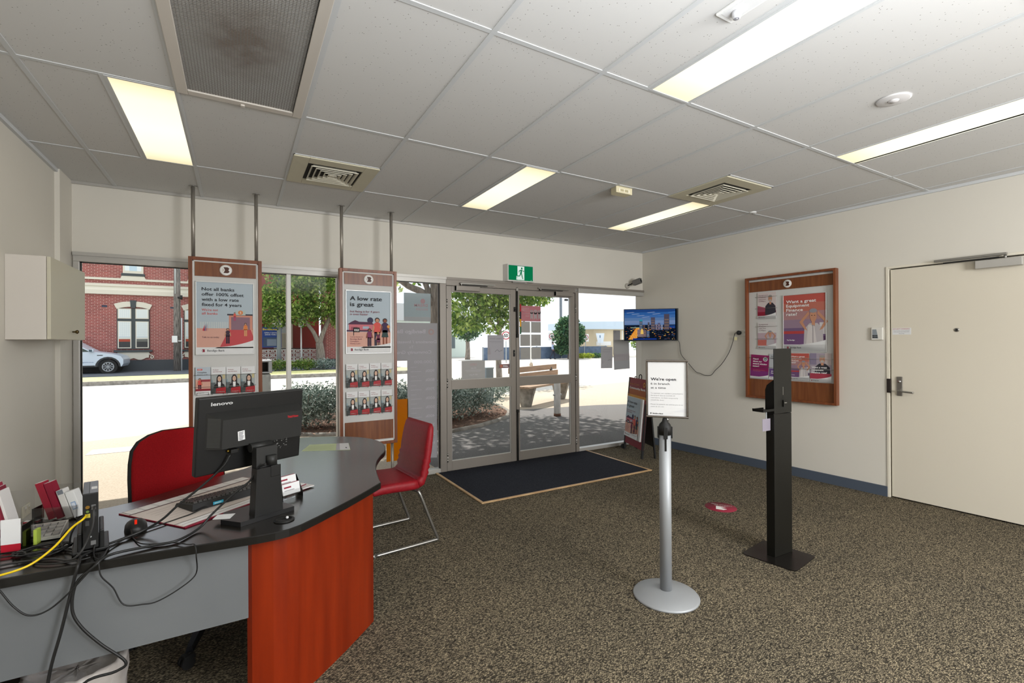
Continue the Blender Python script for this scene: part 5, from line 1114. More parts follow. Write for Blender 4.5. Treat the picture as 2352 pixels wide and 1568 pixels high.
for k, (dx, dy, rz, c) in enumerate(((0, 0, 40, '#8c1632'), (.01, .006, 34, '#d9d6d4'), (-.004, .012, 46, '#741028'))):
    b = MB(); b.box(0, .15, 0, .10, 0, .004, mat(c, .5)); b.box(.001, .149, .001, .099, .0042, .0046, PAPER if k != 1 else mat('#cfcac8', .6))
    if k == 2: b.rect(.01, .02, .09, .06, MAROON, 1, TR(0, 0, .005) @ Matrix.Rotation(R(-90), 4, 'X'))
    o = b.build('leaflet_pile'); o.location = (.205 + dx, 2.535 + dy, DT + .0006 + .005 * k); o.rotation_euler.z = R(rz); tag(o, ['lowest maroon-edged leaflet stack beside the keyboard end', 'middle pale leaflet stack beside the keyboard end', 'uppermost maroon-edged leaflet stack beside the keyboard end'][k], 'leaflets', 'leaflets beside the card holder')
t = MB(); t.prism([(.378, 3.537), (.674, 3.401), (.708, 3.640), (.452, 3.730)], DT + .0004, DT + .0014, mat('#c3cfa0', .6))
t.add([(.585, 3.442, DT + .002), (.672, 3.403, DT + .002), (.706, 3.638, DT + .002), (.628, 3.666, DT + .002)], [(0, 1, 2, 3)], mat('#d6d5d6', .6)); t.add([(.585, 3.442, DT + .0022), (.610, 3.431, DT + .0022), (.648, 3.659, DT + .0022), (.628, 3.666, DT + .0022)], [(0, 1, 2, 3)], mat('#a9a4ac', .6))
for k in range(5): t.add([(.40 + .01 * k, 3.56 + .026 * k, DT + .002), (.57 + .008 * k, 3.482 + .03 * k, DT + .002), (.571 + .008 * k, 3.486 + .03 * k, DT + .002), (.401 + .01 * k, 3.564 + .026 * k, DT + .002)], [(0, 1, 2, 3)], mat('#a3ad86', .6))
t.add([(.655, 3.47, DT + .0024), (.664, 3.466, DT + .0024), (.668, 3.50, DT + .0024), (.659, 3.504, DT + .0024)], [(0, 1, 2, 3)], INK)
tag(t.build('paper_sheet'), 'lime and white printed sheet lying at the far round end of the desk', 'paper')
b = MB(); b.prism([(-.092, 2.297), (-.03, 2.272), (-.01, 2.33), (-.075, 2.35)], DT + .0195, DT + .0201, PAPER); tag(b.build('paper_slip'), 'small white paper slip on the monitor stand base', 'paper')

# ================================================================ chairs
t = thing('visitor_chair', 'red upholstered visitor chair on a steel sled frame beside the desk end', 'chair', (1.03, 3.53, 0), R(-84))
seat = [(-.26, .415), (-.25, .428), (-.20, .437), (-.10, .437), (-.02, .432), (.04, .430), (.08, .433)]
back = [(.075, .433), (.105, .446), (.124, .48), (.131, .51), (.135, .53), (.140, .55), (.144, .57), (.149, .59), (.154, .61), (.162, .66), (.172, .72), (.182, .78), (.191, .83), (.197, .856)]
bt = [.068, .07, .050, .070, .050, .070, .050, .070, .050, .058, .056, .052, .045, .02]
MB().slab(seat[::1], .47, [.03, .055, .066, .07, .07, .07, .068], REDV).build('seat', t)
MB().slab(back, .47, bt, REDV, wsc=[1, 1, 1, 1, 1, 1, 1, 1, 1, .99, .98, .965, .93, .86]).build('backrest', t)
f = MB(); path = []
for s_ in (-1, 1):
    x = s_ * .255
    side = [(x * .70, .05, .390), (x * .84, .07, .385), (x * .93, .085, .36), (x * .98, .155, .17), (x, .205, .045), (x, .212, .018), (x, .19, .0125), (x, -.1, .0125), (x, -.26, .0125)]
    path.append(side)
fr = smooth_path(path[0], 5); f.tube(fr, .0115, STEEL, 12); f.tube(smooth_path(path[1], 5), .0115, STEEL, 12)
f.tube(smooth_path([(-.255, -.26, .0125), (-.245, -.275, .0125), (0, -.278, .0125), (.245, -.275, .0125), (.255, -.26, .0125)], 4), .0115, STEEL, 12)
f.tube([(-.18, .05, .392), (.18, .05, .392)], .0115, STEEL, 12); f.box(-.17, .17, -.15, .12, .39, .398, BLACKM); f.build('sled_frame', t)
t = thing('office_chair', 'red and black swivel office chair behind the desk', 'chair', (-.13, 2.90, 0), R(20))
bp = [(.455, .50), (.452, .56), (.458, .64), (.47, .72), (.484, .80), (.498, .87), (.508, .915), (.514, .945), (.517, .962)]
ws = [.92, 1, 1, 1, .98, .93, .80, .58, .30]
MB().slab(bp, .45, [.02, .034, .036, .036, .036, .034, .03, .024, .012], REDF, wsc=ws).build('backrest', t)
MB(TR(0, .022, .002)).slab(bp, .475, [.016, .02, .022, .022, .022, .022, .02, .018, .012], BLACKM, wsc=[w_ * 1.0 for w_ in ws]).build('back_shell', t, 'black plastic back shell')
MB().slab([(-.20, .455), (-.18, .475), (.0, .482), (.2, .478), (.25, .47)], .47, [.03, .06, .065, .06, .03], REDF).build('seat', t)
f = MB(); f.tube(smooth_path([(0, .1, .43), (0, .36, .41), (0, .49, .46), (0, .505, .6)], 5), .022, BLACKM, 10); f.box(-.11, .11, -.1, .16, .42, .445, BLACKM, .008); f.build('back_support', t)
MB().lathe([(.03, .09), (.03, .25), (.018, .25), (.018, .42)], BLACKM, 18).build('gas_lift', t)
for k in range(5):
    a = R(-122 + 72 * k); l = MB(TR(0, 0, 0, a)); l.add([(.02, -.026, .075), (.31, -.016, .062), (.31, .016, .062), (.02, .026, .075), (.02, -.02, .125), (.31, -.010, .088), (.31, .010, .088), (.02, .02, .125)], [(3, 2, 1, 0), (0, 1, 5, 4), (1, 2, 6, 5), (2, 3, 7, 6), (3, 0, 4, 7), (4, 5, 6, 7)], mat('#202228', .3)); l = l.build('base_leg', t)
    w = MB(TR(0, 0, 0, a) @ TR(.31, 0, 0, R(40))); w.tube([(-.024, -.012, .027), (-.006, -.012, .027)], .027, RUBBER, 16); w.tube([(.006, -.012, .027), (.024, -.012, .027)], .027, RUBBER, 16); w.tube([(0, 0, .03), (0, 0, .066)], .008, BLACKM, 8); w.box(-.022, .022, -.03, .02, .036, .06, RUBBER, .008); w.build('caster', l)
# ---------------------------------------------------------------- waste bin with liner
t = thing('waste_bin', 'bin with a translucent white plastic liner on the carpet under the desk', 'bin', (-.525, 2.36, -.0)); t.scale = (1, 1, .93)
MB().lathe([(.10, .003), (.135, .27), (.132, .27), (.098, .008), (0, .008)], mat('#3a3a3a', .5), 28).build('bin_body', t)
rn = random.Random(2); vs = []; fs = []; n = 36
prof = [(.139, .10), (.143, .17), (.147, .235), (.152, .285), (.143, .295), (.128, .288), (.10, .268), (.06, .272), (.025, .262), (.004, .265)]
for r_, z in prof:
    for k in range(n): j = rn.uniform(-.008, .008); vs.append(((r_ + j) * math.cos(2 * PI * k / n), (r_ + j) * math.sin(2 * PI * k / n), z + rn.uniform(-.006, .006)))
for i in range(len(prof) - 1):
    for k in range(n): fs.append((i * n + k, i * n + (k + 1) % n, (i + 1) * n + (k + 1) % n, (i + 1) * n + k))
b = MB(); b.add(vs, fs, noisy('liner_plastic', '#b3aca6', '#cbc5c0', (1, 1, 1), 14, 3, .35), True); b.build('liner', t, 'crumpled white plastic liner')
# ---------------------------------------------------------------- wall cabinet
t = thing('wall_cabinet', 'white wall cabinet with one closed door on the left wall', 'cabinet', (LX, 0, 0))
CB = mat('#d6cfc6', .5)
MB().box(0.0005, .178, 3.84, 4.58, 1.492, 1.99, CB, .002).build('carcass', t)
d = MB().box(.180, .198, 3.842, 4.578, 1.494, 1.988, mat('#cbc5b0', .5), .002).build('door', t)
MB().lathe([(.005, 0), (.005, .012), (.012, .02), (.014, .026), (.008, .033), (0, .034)], mat('#6a5a3a', .25, .9), 18, TR(.198, 4.27, 1.547, 0, 0, R(90))).build('knob', d)
# ================================================================ outside: ground
PAVE = noisy('tan_exposed_aggregate', '#b0a493', '#cabead', (1, 1, 1), 60, 4, .9, .3, .7, .1)
PAVE_SHADE = noisy('shaded_grey_paving', '#6d6b6a', '#858382', (1, 1, 1), 70, 4, .9, .3, .7, .1)  # greyer tone carries the tree shade on the paving by the doors
ROAD = noisy('sun_bleached_road', '#bdb8b0', '#cdc8c0', (1, 1, 1), 8, 4, .9, .3, .7, .1)
FOOT = noisy('far_asphalt_footpath', '#5b5f66', '#6f737a', (1, 1, 1), 6, 4, .9, .3, .7, .1)
GRAS = noisy('dry_verge_grass', '#b9b878', '#d9d49a', (1, 1, 1), 14, 5, .95, .3, .7, .1)
CONC = noisy('weathered_concrete', '#7f7b74', '#a19c94', (1, 1, 1), 9, 4, .9)
def flat(name, pts, z0, z1, m): return struct(MB().prism(pts, z0, z1, m).build(name))
flat('ground_1', [(-60, 5.076), (60, 5.076), (60, 140), (-60, 140)], -.3, -.02, ROAD)
e1 = [(-30, 5.076), (2.0, 5.076), (2.0, 8.0), (.8, 10.7), (-.2, 10.9), (-.75, 10.6), (-1.4, 9.6), (-3, 9.2), (-8, 9.1), (-30, 9.3)]
flat('pavement_1', e1, -.2, -.004, PAVE)
flat('pavement_2', [(2.0, 5.076), (40, 5.076), (40, 7.0), (9.5, 7.6), (7.2, 8.5), (5.6, 8.75), (4.9, 8.9), (4.4, 8.2), (3.0, 7.2), (2.0, 8.0)], -.2, -.003, PAVE_SHADE)  # outline follows the edge of the shade put into the colour
flat('pavement_3', [(4.4, 8.2), (4.9, 8.9), (5.6, 8.75), (7.2, 8.5), (9.5, 7.6), (40, 7.0), (40, 12.5), (12, 12.8), (5.2, 11.4)], -.2, -.005, PAVE)
struct(MB().box(-60, 8.5, 22.3, 22.55, -.2, .13, CONC).build('kerb_1'))
o = MB().box(-60, 8.5, 22.55, 25.6, -.2, .12, GRAS).build('grass_verge'); tag(o, 'strip of dry yellow-green grass behind the far kerb', 'grass', None, 'stuff')
struct(MB().box(-60, 8.5, 25.6, 34, -.2, .02, FOOT).build('footpath_1'))
struct(MB().box(-1.75, -1.12, 8.25, 8.62, -.1, .0, mat('#d9d4cc', .9)).build('ground_2'))     # pale pit lid

# ---------------------------------------------------------------- awning on the bank front
struct(MB().box(-12, 12, 5.17, 7.55, 2.86, 3.02, mat('#8d8a86', .8)).box(-12, 12, 7.5, 7.6, 2.80, 3.25, mat('#7a1f2c', .6)).build('roof_1'))
struct(MB().box(-12, LX - .1, 5.0, 5.17, 0, 4.2, WALL).box(5.4, 12, 5.0, 5.17, 0, 4.2, WALL).box(-12, 12, 5.17, 5.2, 3.02, 4.2, WALL).build('wall_exterior'))

# ---------------------------------------------------------------- planting
LG = [leaf_mat('leaf_' + c, c) for c in ('#5a7833', '#6d8c3d', '#8ea650', '#a9bb6c', '#48652f')]
LD = [leaf_mat('leafd_' + c, c) for c in ('#3f5f45', '#4f7350', '#2f4f3c', '#6b8a60')]
LS = [leaf_mat('leafs_' + c, c, .2) for c in ('#8a9a92', '#a3b1a9', '#6d7d73', '#bac5bd', '#5a6b60')]
LY = [leaf_mat('leafy_' + c, c) for c in ('#9fae3f', '#b9c25a', '#7f9438')]
MULCH = noisy('leaf_litter', '#3f2f26', '#7a5d4c', (1, 1, 1), 40, 4, .95)
BARK = noisy('pale_bark', '#6d655c', '#958b80', (6, 6, 1), 4, 4, .9)
def leaves(b, blobs, n, size, mats, seed, flat_=0.0, asp=.5, shell=.55):
    r = random.Random(seed); tot = sum(a[3] * a[4] * a[5] for a in blobs)
    for (cx, cy, cz, rx, ry, rz) in blobs:
        for _ in range(int(n * rx * ry * rz / tot)):
            d = Vector((r.gauss(0, 1), r.gauss(0, 1), r.gauss(0, 1))).normalized() * (shell + (1 - shell) * r.random()) * (.86 + .26 * r.random())
            p = Vector((cx + d.x * rx, cy + d.y * ry, cz + d.z * rz))
            if p.z < .03: continue
            s = size * r.uniform(.6, 1.3)
            u = Vector((r.uniform(-1, 1), r.uniform(-1, 1), r.uniform(-1, 1) * (1 - flat_))).normalized(); v = u.cross(Vector((r.uniform(-1, 1), r.uniform(-1, 1), r.uniform(-1, 1)))).normalized()
            b.add([p - u * s, p + v * s * asp, p + u * s, p - v * s * asp], [(0, 1, 2, 3)], r.choice(mats))
def tree(name, label, loc, blobs, n, size, mats, trunks, group=None, seed=1, cat='tree'):
    t = thing(name, label, cat, loc, 0, group); b = MB(); leaves(b, blobs, n, size, mats, seed); b.build('crown', t)
    b = MB()
    for pts, r in trunks: b.tube(smooth_path(pts, 4), r if not isinstance(r, tuple) else [r[0] + (r[1] - r[0]) * i / (4 * (len(pts) - 1)) for i in range(4 * (len(pts) - 1) + 1)], BARK, 10)
    b.build('trunk', t); return t
tree('street_tree', 'bushy green street tree with forked trunk in front of the red brick verandah', (4.08, 28.8, 0), [(-1.5, 0, 4.0, 1.5, 1.5, 1.3), (.3, 0, 4.4, 1.5, 1.6, 1.7), (-2.6, .2, 3.6, 1.1, 1.3, 1.1), (1.4, .1, 3.4, 1.0, 1.2, 1.0), (-.6, 0, 5.6, 2.4, 1.8, 1.4), (-1.0, 0, 3.1, 1.3, 1.0, .7), (-2.3, 0, 2.7, .8, .8, .5), (1.0, 0, 2.7, .6, .8, .5)], 14000, .10, LG,
     [([(0, 0, -.05), (.02, 0, .8), (-.05, 0, 1.5)], (.27, .2)), ([(-.05, 0, 1.4), (-.35, 0, 2.1), (-.75, 0, 2.7), (-1.1, 0, 3.6)], (.13, .07)), ([(-.05, 0, 1.4), (.12, 0, 2.0), (.4, 0, 2.65), (.7, 0, 3.6)], (.15, .08))], 'trees seen through the windows', 3)
tree('shade_tree', 'large leafy tree with thick pale branches just outside the doors', (3.62, 9.4, 0), [(.0, 0, 4.3, 2.4, 1.9, 1.0), (1.9, -.2, 4.2, 1.7, 1.6, .9), (-2.0, .3, 4.1, 1.6, 1.5, .8), (-.4, .5, 3.05, .8, .6, .55), (.9, .1, 5.1, 2.6, 1.8, 1.0)], 8500, .085, LG,
     [([(0, 0, -.05), (.02, 0, 1.0), (-.02, 0, 2.2), (.0, 0, 3.4)], (.15, .10)), ([(-.02, 0, 2.2), (-.3, 0, 2.5), (-.75, 0, 2.72), (-1.6, 0, 3.6)], (.085, .05)), ([(-.02, 0, 2.35), (-.2, .1, 2.7), (-.3, .2, 3.6)], .06)], 'trees seen through the windows', 5)
tree('spreading_tree', 'wide spreading tree with low leafy crown seen through both glass doors', (9.25, 17.0, 0), [(-.2, 0, 4.0, 2.3, 2.0, 1.5), (-1.5, 0, 2.9, 1.3, 1.3, 1.0), (1.1, 0, 3.6, 1.3, 1.4, .9), (2.0, 0, 3.5, .7, .8, .5), (-.5, 0, 2.3, .9, .8, .6), (.2, 0, 5.2, 2.2, 2.0, 1.2), (-2.0, .2, 2.2, .7, .7, .6), (.3, 0, 2.6, .9, .9, .6)], 14000, .10, LG,
     [([(0, 0, -.05), (-.03, 0, .9), (.02, 0, 1.8), (0, 0, 3.4)], (.13, .08)), ([(0, 0, 1.8), (-.6, 0, 2.6), (-1.1, 0, 3.3)], .05), ([(0, 0, 1.9), (.6, 0, 2.7), (1.1, 0, 3.5)], .05)], 'trees seen through the windows', 7)
tree('dark_tree', 'small blue-green tree across the road behind the left glass door', (17.5, 38, 0), [(0, 0, 2.6, 1.3, 1.2, 1.0), (.4, 0, 3.2, .9, .9, .7)], 2200, .13, LD, [([(0, 0, -.05), (.05, 0, .9), (0, 0, 2.2)], (.24, .14))], 'trees seen through the windows', 9)
tree('round_tree', 'dense rounded tree beside the walking person, between door and corner window', (25.2, 33.4, 0), [(0, 0, 2.1, 1.6, 1.1, 1.3), (-.15, 0, 3.0, 1.0, .9, .8), (-.6, 0, .95, 1.0, .8, .65)], 5200, .14, LD, [([(0, 0, -.05), (0, 0, .9), (0, 0, 2.2)], (.2, .12))], 'trees seen through the windows', 11)
tree('corner_tree', 'light green tree beyond the pale building, below the television', (36.6, 35.6, 0), [(0, 0, 1.6, 2.0, 1.3, 1.2), (1.2, 0, 4.4, 1.6, 1.2, 1.0), (.8, 0, 2.6, 1.2, 1.2, 1.0)], 2600, .14, LG, [([(0, 0, -.05), (0, 0, 1.0), (.4, 0, 3.0)], (.16, .1))], 'trees seen through the windows', 12)
# garden bed
bed = [(.35, 9.2), (.55, 8.45), (1.05, 8.05), (1.5, 7.85), (2.2, 7.3), (2.9, 7.14), (3.6, 7.40), (4.1, 7.70), (4.55, 8.05), (4.9, 8.6), (5.2, 9.6), (5.0, 10.7), (3.0, 11.2), (1.0, 10.9)]
flat('ground_3', bed, -.1, .03, MULCH)
b = MB(); b.tube([(x, y, .0) for x, y in bed], .05, CONC, 8, closed=True); struct(b.build('kerb_2'))
sh = [(1.0, 8.75, .55, .55, .62), (1.75, 8.65, .60, .60, .66), (2.55, 8.2, .62, .62, .60), (3.25, 8.25, .60, .60, .60), (4.05, 8.6, .72, .65, .60), (1.3, 9.8, .7, .6, .60), (2.6, 9.7, .75, .7, .60), (4.2, 9.9, .8, .6, .55), (5.9, 10.9, .9, .5, .38)]
lab = ['leftmost, behind the monitor', 'second from left, right of the monitor', 'third from left, behind the right hanging panel', 'beside the donations chart', 'nearest the bench, behind the left glass door', 'rear left, beyond the front row', 'rear middle, beyond the front row', 'rear right, near the bench back', 'low one beyond the timber bench']
for k, (x, y, rx, ry, rz) in enumerate(sh):
    t = thing('silver_shrub', 'silver-grey leafy shrub in the garden bed, ' + lab[k], 'shrub', (x, y, .03), 0, 'silver shrubs in the garden bed'); b = MB()
    leaves(b, [(0, 0, rz * .55, rx, ry, rz * .62), (-rx * .3, 0, rz * .75, rx * .6, ry * .6, rz * .5), (rx * .35, .05, rz * .7, rx * .55, ry * .6, rz * .5)], 3600 if k < 5 else 1500, .035, LS, 20 + k, asp=.35, shell=.35); b.build('foliage', t)
    b = MB(); r_ = random.Random(k)
    for q in range(9): a = r_.uniform(0, 6.28); b.tube([(0, 0, -.02), (.25 * rx * math.cos(a), .25 * ry * math.sin(a), rz * .5), (.6 * rx * math.cos(a), .6 * ry * math.sin(a), rz * .95)], .006, BARK, 5)
    b.build('stems', t)
r_ = random.Random(4); b = MB()
for k in range(1500):
    x, y = r_.uniform(.6, 4.9), r_.uniform(7.2, 9.0)
    if y < 8.2 - .55 * (1 - abs(x - 2.9) / 1.6) - .3 * (x < 1.6): continue
    a = r_.uniform(0, 6.28); s = r_.uniform(.015, .04); u = Vector((math.cos(a), math.sin(a), r_.uniform(-.3, .5))); v = Vector((-math.sin(a), math.cos(a), r_.uniform(-.3, .3))); p = Vector((x, y, .045))
    b.add([p - u * s, p + v * s * .5, p + u * s, p - v * s * .5], [(0, 1, 2, 3)], r_.choice([mat('#7a4a38', .9), mat('#96705a', .9), mat('#553a30', .9), mat('#b08f7c', .9)]))
tag(b.build('leaf_litter'), 'brown fallen leaves covering the garden bed under the silver shrubs', 'leaf litter', None, 'stuff')
# far hedge under the tree, verge shrubs by the fence
for k, (x, w_, m, l) in enumerate(((1.9, .8, LG, 'left part, by the grey pole'), (3.1, .8, LG, 'middle part, at the sign post'), (4.1, .7, LS, 'silver right part by the tree trunk'), (5.2, .8, LS, 'silver part at far right end'))):
    t = thing('low_shrub', 'low green hedge plant along the far verge, ' + l, 'shrub', (x, 27.6, 0), 0, 'low planting along the far verge'); b = MB(); leaves(b, [(0, 0, .34, w_, .5, .32)], 900, .07, m, 40 + k, asp=.3, shell=.4); b.build('foliage', t)
    b = MB(); b.tube([(0, 0, -.02), (0, 0, .3)], .03, BARK, 6); b.build('stems', t)
for k, x in enumerate((26.5, 27.3, 28.1, 28.9)):
    t = thing('verge_shrub', 'lime green tuft by the blue fence, %s of four' % ('leftmost', 'second from left', 'third from left', 'rightmost')[k], 'shrub', (x, 33.2, 0), 0, 'lime tufts by the blue fence'); b = MB(); leaves(b, [(0, 0, .22, .55, .4, .26)], 420, .10, LY if k != 2 else LD, 60 + k, asp=.3); b.build('foliage', t)
    b = MB(); b.tube([(0, 0, -.02), (0, 0, .2)], .04, BARK, 6); b.build('stems', t)

# ---------------------------------------------------------------- brick building opposite
BRK = brick_mat('red_face_brick', '#9c4f49', '#84403c', '#c09c92'); BRP = mat('#8e4038', .8); CRM = mat('#d9d2c2', .7); DKG = mat('#3f4547', .6); PLN = mat('#41464b', .8)
t = thing('brick_building', 'two-storey red brick building across the road with white arched window heads', 'building', (0, 32.5, 0))
MB().box(-16, .6, 0, .4, .62, 6.9, BRK).box(4.7, 8.0, -1.6, .4, .5, 6.9, BRK).box(.6, 4.7, 1.2, 1.5, 0, 6.9, BRP).build('wall', t)
MB().box(-16, .62, -.03, .4, -.1, .62, PLN).box(4.68, 8.02, -1.63, .4, -.1, .5, PLN).build('plinth', t)
c = MB(); c.box(-16, .65, -.14, 0, 4.14, 4.36, CRM); c.box(-16, .65, -.10, 0, 4.36, 4.56, mat('#e6e0d2', .7)); c.box(-16, .65, -.16, 0, 4.56, 4.70, CRM); c.box(-16, .65, -.08, 0, 4.90, 5.02, CRM); c.build('cornice', t)
MB().box(-16.2, 8.2, -.5, .6, 6.9, 7.1, CRM).build('roof', t)
GLW = mat('#c9d3d6', .2, 0, .6); LACE = mat('#dfe3e0', .7); DRK = mat('#2f3236', .25)
Mxz = Matrix(((1, 0, 0, 0), (0, 0, -1, 0), (0, 1, 0, 0), (0, 0, 0, 1)))
for k in (-2, -1, 0, 1):
    x = -4.865 + 2.95 * k; f = MB(TR(x, -.01, 0)); 
    f.box(-.70, .70, -.05, 0, 1.22, 3.42, DKG); f.build('window_frame', t)
    w = t.children[-1]; g = MB(TR(x, -.062, 0))
    for sx in (-1, 1):
        a0, a1 = (-.66, -.09) if sx < 0 else (.09, .66)
        for z0, z1 in ((1.27, 2.72), (2.86, 3.40)):
            g.box(a0, a1, -.02, 0, z0, z1, CRM); g.rect(a0 + .045, z0 + .045, a1 - .045, z1 - .04, LACE if z0 > 2 else GLW, 45)
        g.rect(a0 + .045, 1.9, a1 - .045, 2.68, LACE, 46); g.rect(a0 + .045, 1.315, a1 - .045, 1.76, DRK, 46); g.box(a0, a1, -.025, 0, 1.77, 1.83, CRM); g.rect(a0 + .05, 1.62, a1 - .05, 1.75, mat('#a8452f', .7) if sx < 0 else mat('#6a6a62', .7), 47)
        for q in range(1, 6):
            g.rect(a0 + .045 + q * .08 - .004, 1.9, a0 + .045 + q * .08 + .004, 2.68, GLW, 48); g.rect(a0 + .045 + q * .08 - .004, 2.92, a0 + .045 + q * .08 + .004, 3.36, GLW, 48)
        for q in range(1, 8): g.rect(a0 + .045, 1.9 + q * .1, a1 - .045, 1.91 + q * .1, GLW, 48)
    g.build('window_sash', w)
    h = MB(TR(x, -.02, 0)); n = 10
    for sx in (-1, 1):
        arc = [(sx * (.12 + .58 * q / n), 3.50 - .13 * (q / n) ** 2) for q in range(n + 1)]; top = [(sx * (.12 + .70 * q / n), 3.79 - .16 * (q / n) ** 2) for q in range(n + 1)]
        h.prism(arc + top[::-1], 0, .07, CRM, Mxz)
    h.prism([(-.09, 3.44), (.09, 3.44), (.14, 3.85), (-.14, 3.85)], 0, .1, DKG, Mxz); h.build('arch_head', t)
    s_ = MB(TR(x, -.02, 0)); s_.box(-.82, .82, -.14, 0, 1.06, 1.17, DKG); s_.build('window_sill', t)
    ap = MB(TR(x, -.02, 0)); pts = [(-.68, 1.05), (.68, 1.05), (.66, .75), (.55, .74), (.45, .68), (.33, .63), (.2, .64), (.08, .70), (0, .73), (-.08, .70), (-.2, .64), (-.33, .63), (-.45, .68), (-.55, .74), (-.66, .75)]
    ap.prism(pts, 0, .06, CRM, Mxz)
    for sx in (-1, 1): ap.tube(smooth_path([(sx * .66, -.03, 1.02), (sx * .72, -.03, .9), (sx * .84, -.03, .84), (sx * .86, -.03, .74), (sx * .78, -.03, .70), (sx * .74, -.03, .77), (sx * .79, -.03, .80)], 4), .03, CRM, 6)
    ap.build('apron', t)
    u = MB(TR(x, -.01, 0)); u.box(-.44, .44, -.06, 0, 5.30, 6.7, CRM); u.rect(-.36, 5.44, .36, 6.6, mat('#bcd0dc', .2), 130); u.rect(-.36, 5.44, -.16, 6.6, mat('#dfe6e8', .6), 132); u.rect(.16, 5.44, .36, 6.6, mat('#dfe6e8', .6), 132); u.box(-.50, .50, -.1, 0, 5.16, 5.30, DKG); u.prism([(-.58, 4.92), (.58, 4.92), (.48, 5.16), (-.48, 5.16)], 0, .08, CRM, Mxz); u.build('upper_window', t)
    MB(TR(x - 1.22, -.01, 0)).box(-.11, .11, -.01, 0, 3.46, 3.56, mat('#3a3f52', .7)).build('air_vent', t)
# verandah: lace railing, posts, sash door
v = MB(TR(0, -.8, 0)); WI = mat('#dcdad2', .6); v.box(.6, 4.7, -.02, .02, 1.14, 1.19, mat('#2c2a2a', .6)); v.box(.6, 4.7, -.02, .02, .36, .40, WI)
for k in range(9):
    x = .7 + .46 * k; T_ = TR(x + .2, -.01, .77)
    v.ring(0, 0, .085, .115, WI, 1, 14, T_); v.ring(0, 0, .02, .055, WI, 1, 10, T_)
    for sx in (-1, 1):
        for sz in (-1, 1): v.ring(sx * .13, sz * .24, .055, .08, WI, 1, 10, T_); v.ring(sx * .13, sz * .10, .03, .05, WI, 1, 8, T_)
        v.box(x + .2 + sx * .205 - .012, x + .2 + sx * .205 + .012, -.015, .015, .38, 1.16, WI); v.rect(-.2, sx * .33 - .012, .2, sx * .33 + .012, WI, 1, T_); v.rect(-.2, sx * .17 - .01, .2, sx * .17 + .01, WI, 1, T_)
    v.ring(0, .27, .03, .06, WI, 1, 8, T_); v.ring(0, -.27, .03, .06, WI, 1, 8, T_)
v.build('lace_railing', t)
v = MB(TR(0, 1.18, 0)); v.box(2.0, 3.1, -.05, 0, 1.1, 3.0, CRM); v.rect(2.12, 1.2, 2.98, 2.1, mat('#c3bda6', .7), 105); v.rect(2.12, 2.16, 2.98, 2.9, mat('#c9d3d0', .3), 105); v.build('verandah_window', t)
MB().box(.6, 4.7, -1.4, 1.3, 3.3, 3.4, mat('#7d8480', .7)).build('verandah_roof', t)
b = MB(); BL = mat('#1e3f86', .6); b.box(0, 1.08, 0, .04, 0, 1.22, BL); b.rect(.1, .05, 1.0, .6, mat('#3f4f6a', .6), 1); b.rect(.3, .1, .8, .5, mat('#7d8796', .6), 2); b.text('Bottlemart', .08, 1.03, .11, mat('#e3c23a', .6), 1, .92, bold=.03); b.text('OPEN 7 DAYS', .16, .84, .07, INKW, 1, .66); b.text('DRIVE THRU', .2, .73, .07, INKW, 1, .6)
tag(b.build('shop_sign', None, None, (1.28, 32.4 + 1.18, 1.18)), 'dark blue liquor shop sign with yellow heading on the brick verandah', 'shop sign').location = (1.22, 31.62, 1.24)
# ---------------------------------------------------------------- street furniture
t = thing('utility_pole', 'weathered timber power pole in front of the brick building, carrying a small white box', 'pole', (-2.83, 31.5, 0))
MB().tube([(0, 0, -.02), (-.01, 0, 3.5), (.0, 0, 8.5)], [.19, .16, .13], noisy('grey_timber_pole', '#55504c', '#8d8680', (8, 8, 1), 3, 4, .9), 14).build('pole', t)
MB().tube([(.19, -.1, 0), (.2, -.1, 2.9)], .03, mat('#c9ccce', .5), 8).tube([(-.07, -.17, 4.2), (-.07, -.14, 8)], .035, mat('#c9ccce', .5), 8).box(.05, .2, -.2, -.1, 1.62, 1.67, WHITE).build('conduit', t)
MB().box(-.22, .02, -.3, -.16, 1.56, 1.92, WHITE, .01).build('meter_box', t)
MB().tube([(.05, -.16, 4.0), (.2, -.25, 4.0)], .05, BLACKM, 8).tube([(.2, -.25, 3.9), (.2, -.25, 4.12)], .06, BLACKM, 10).build('insulator', t)
t = thing('parking_sign', 'white parking sign on a thin post in front of the verandah', 'street sign', (3.2, 29.9, 0))
MB().tube([(0, 0, -.02), (0, 0, 2.4)], .04, mat('#dfe2e0', .5), 8).build('post', t)
b = MB(TR(0, -.05, 2.42)); b.box(-.14, .14, 0, .01, 0, .62, WHITE, .002); b.ring(0, .38, .07, .10, mat('#5f8f7f', .6), 1); b.text('2P', 0, .34, .08, mat('#3f7f6a', .6), 2, al='C'); b.rect(-.09, .06, .09, .16, mat('#4f8f7a', .6), 1); b.build('sign_plate', t)
t = thing('lamp_pole', 'slim grey pole beside the blue liquor sign, before the verandah', 'pole', (1.98, 29.0, 0))
MB().tube([(0, 0, -.02), (0, 0, 1.2), (.02, 0, 7)], [.15, .11, .09], mat('#7d8280', .6), 12).build('shaft', t); MB().lathe([(.2, 0), (.2, .1), (.15, .4), (.13, .5)], mat('#4a524f', .6), 14).build('base_cover', t)
b = MB(TR(.33, -.1, 4.55)); b.box(-.25, .25, 0, .02, -.2, .2, mat('#b99a3a', .6)); b.build('yellow_plate', t)
b = MB(TR(0, -.1, 2.55)); b.box(-.35, .1, 0, .02, -.03, .03, WHITE); b.build('bracket_plate', t)
t = thing('litter_bin', 'galvanised street litter bin outside, behind the left hanging panel', 'bin', (.33, 10.5, 0))
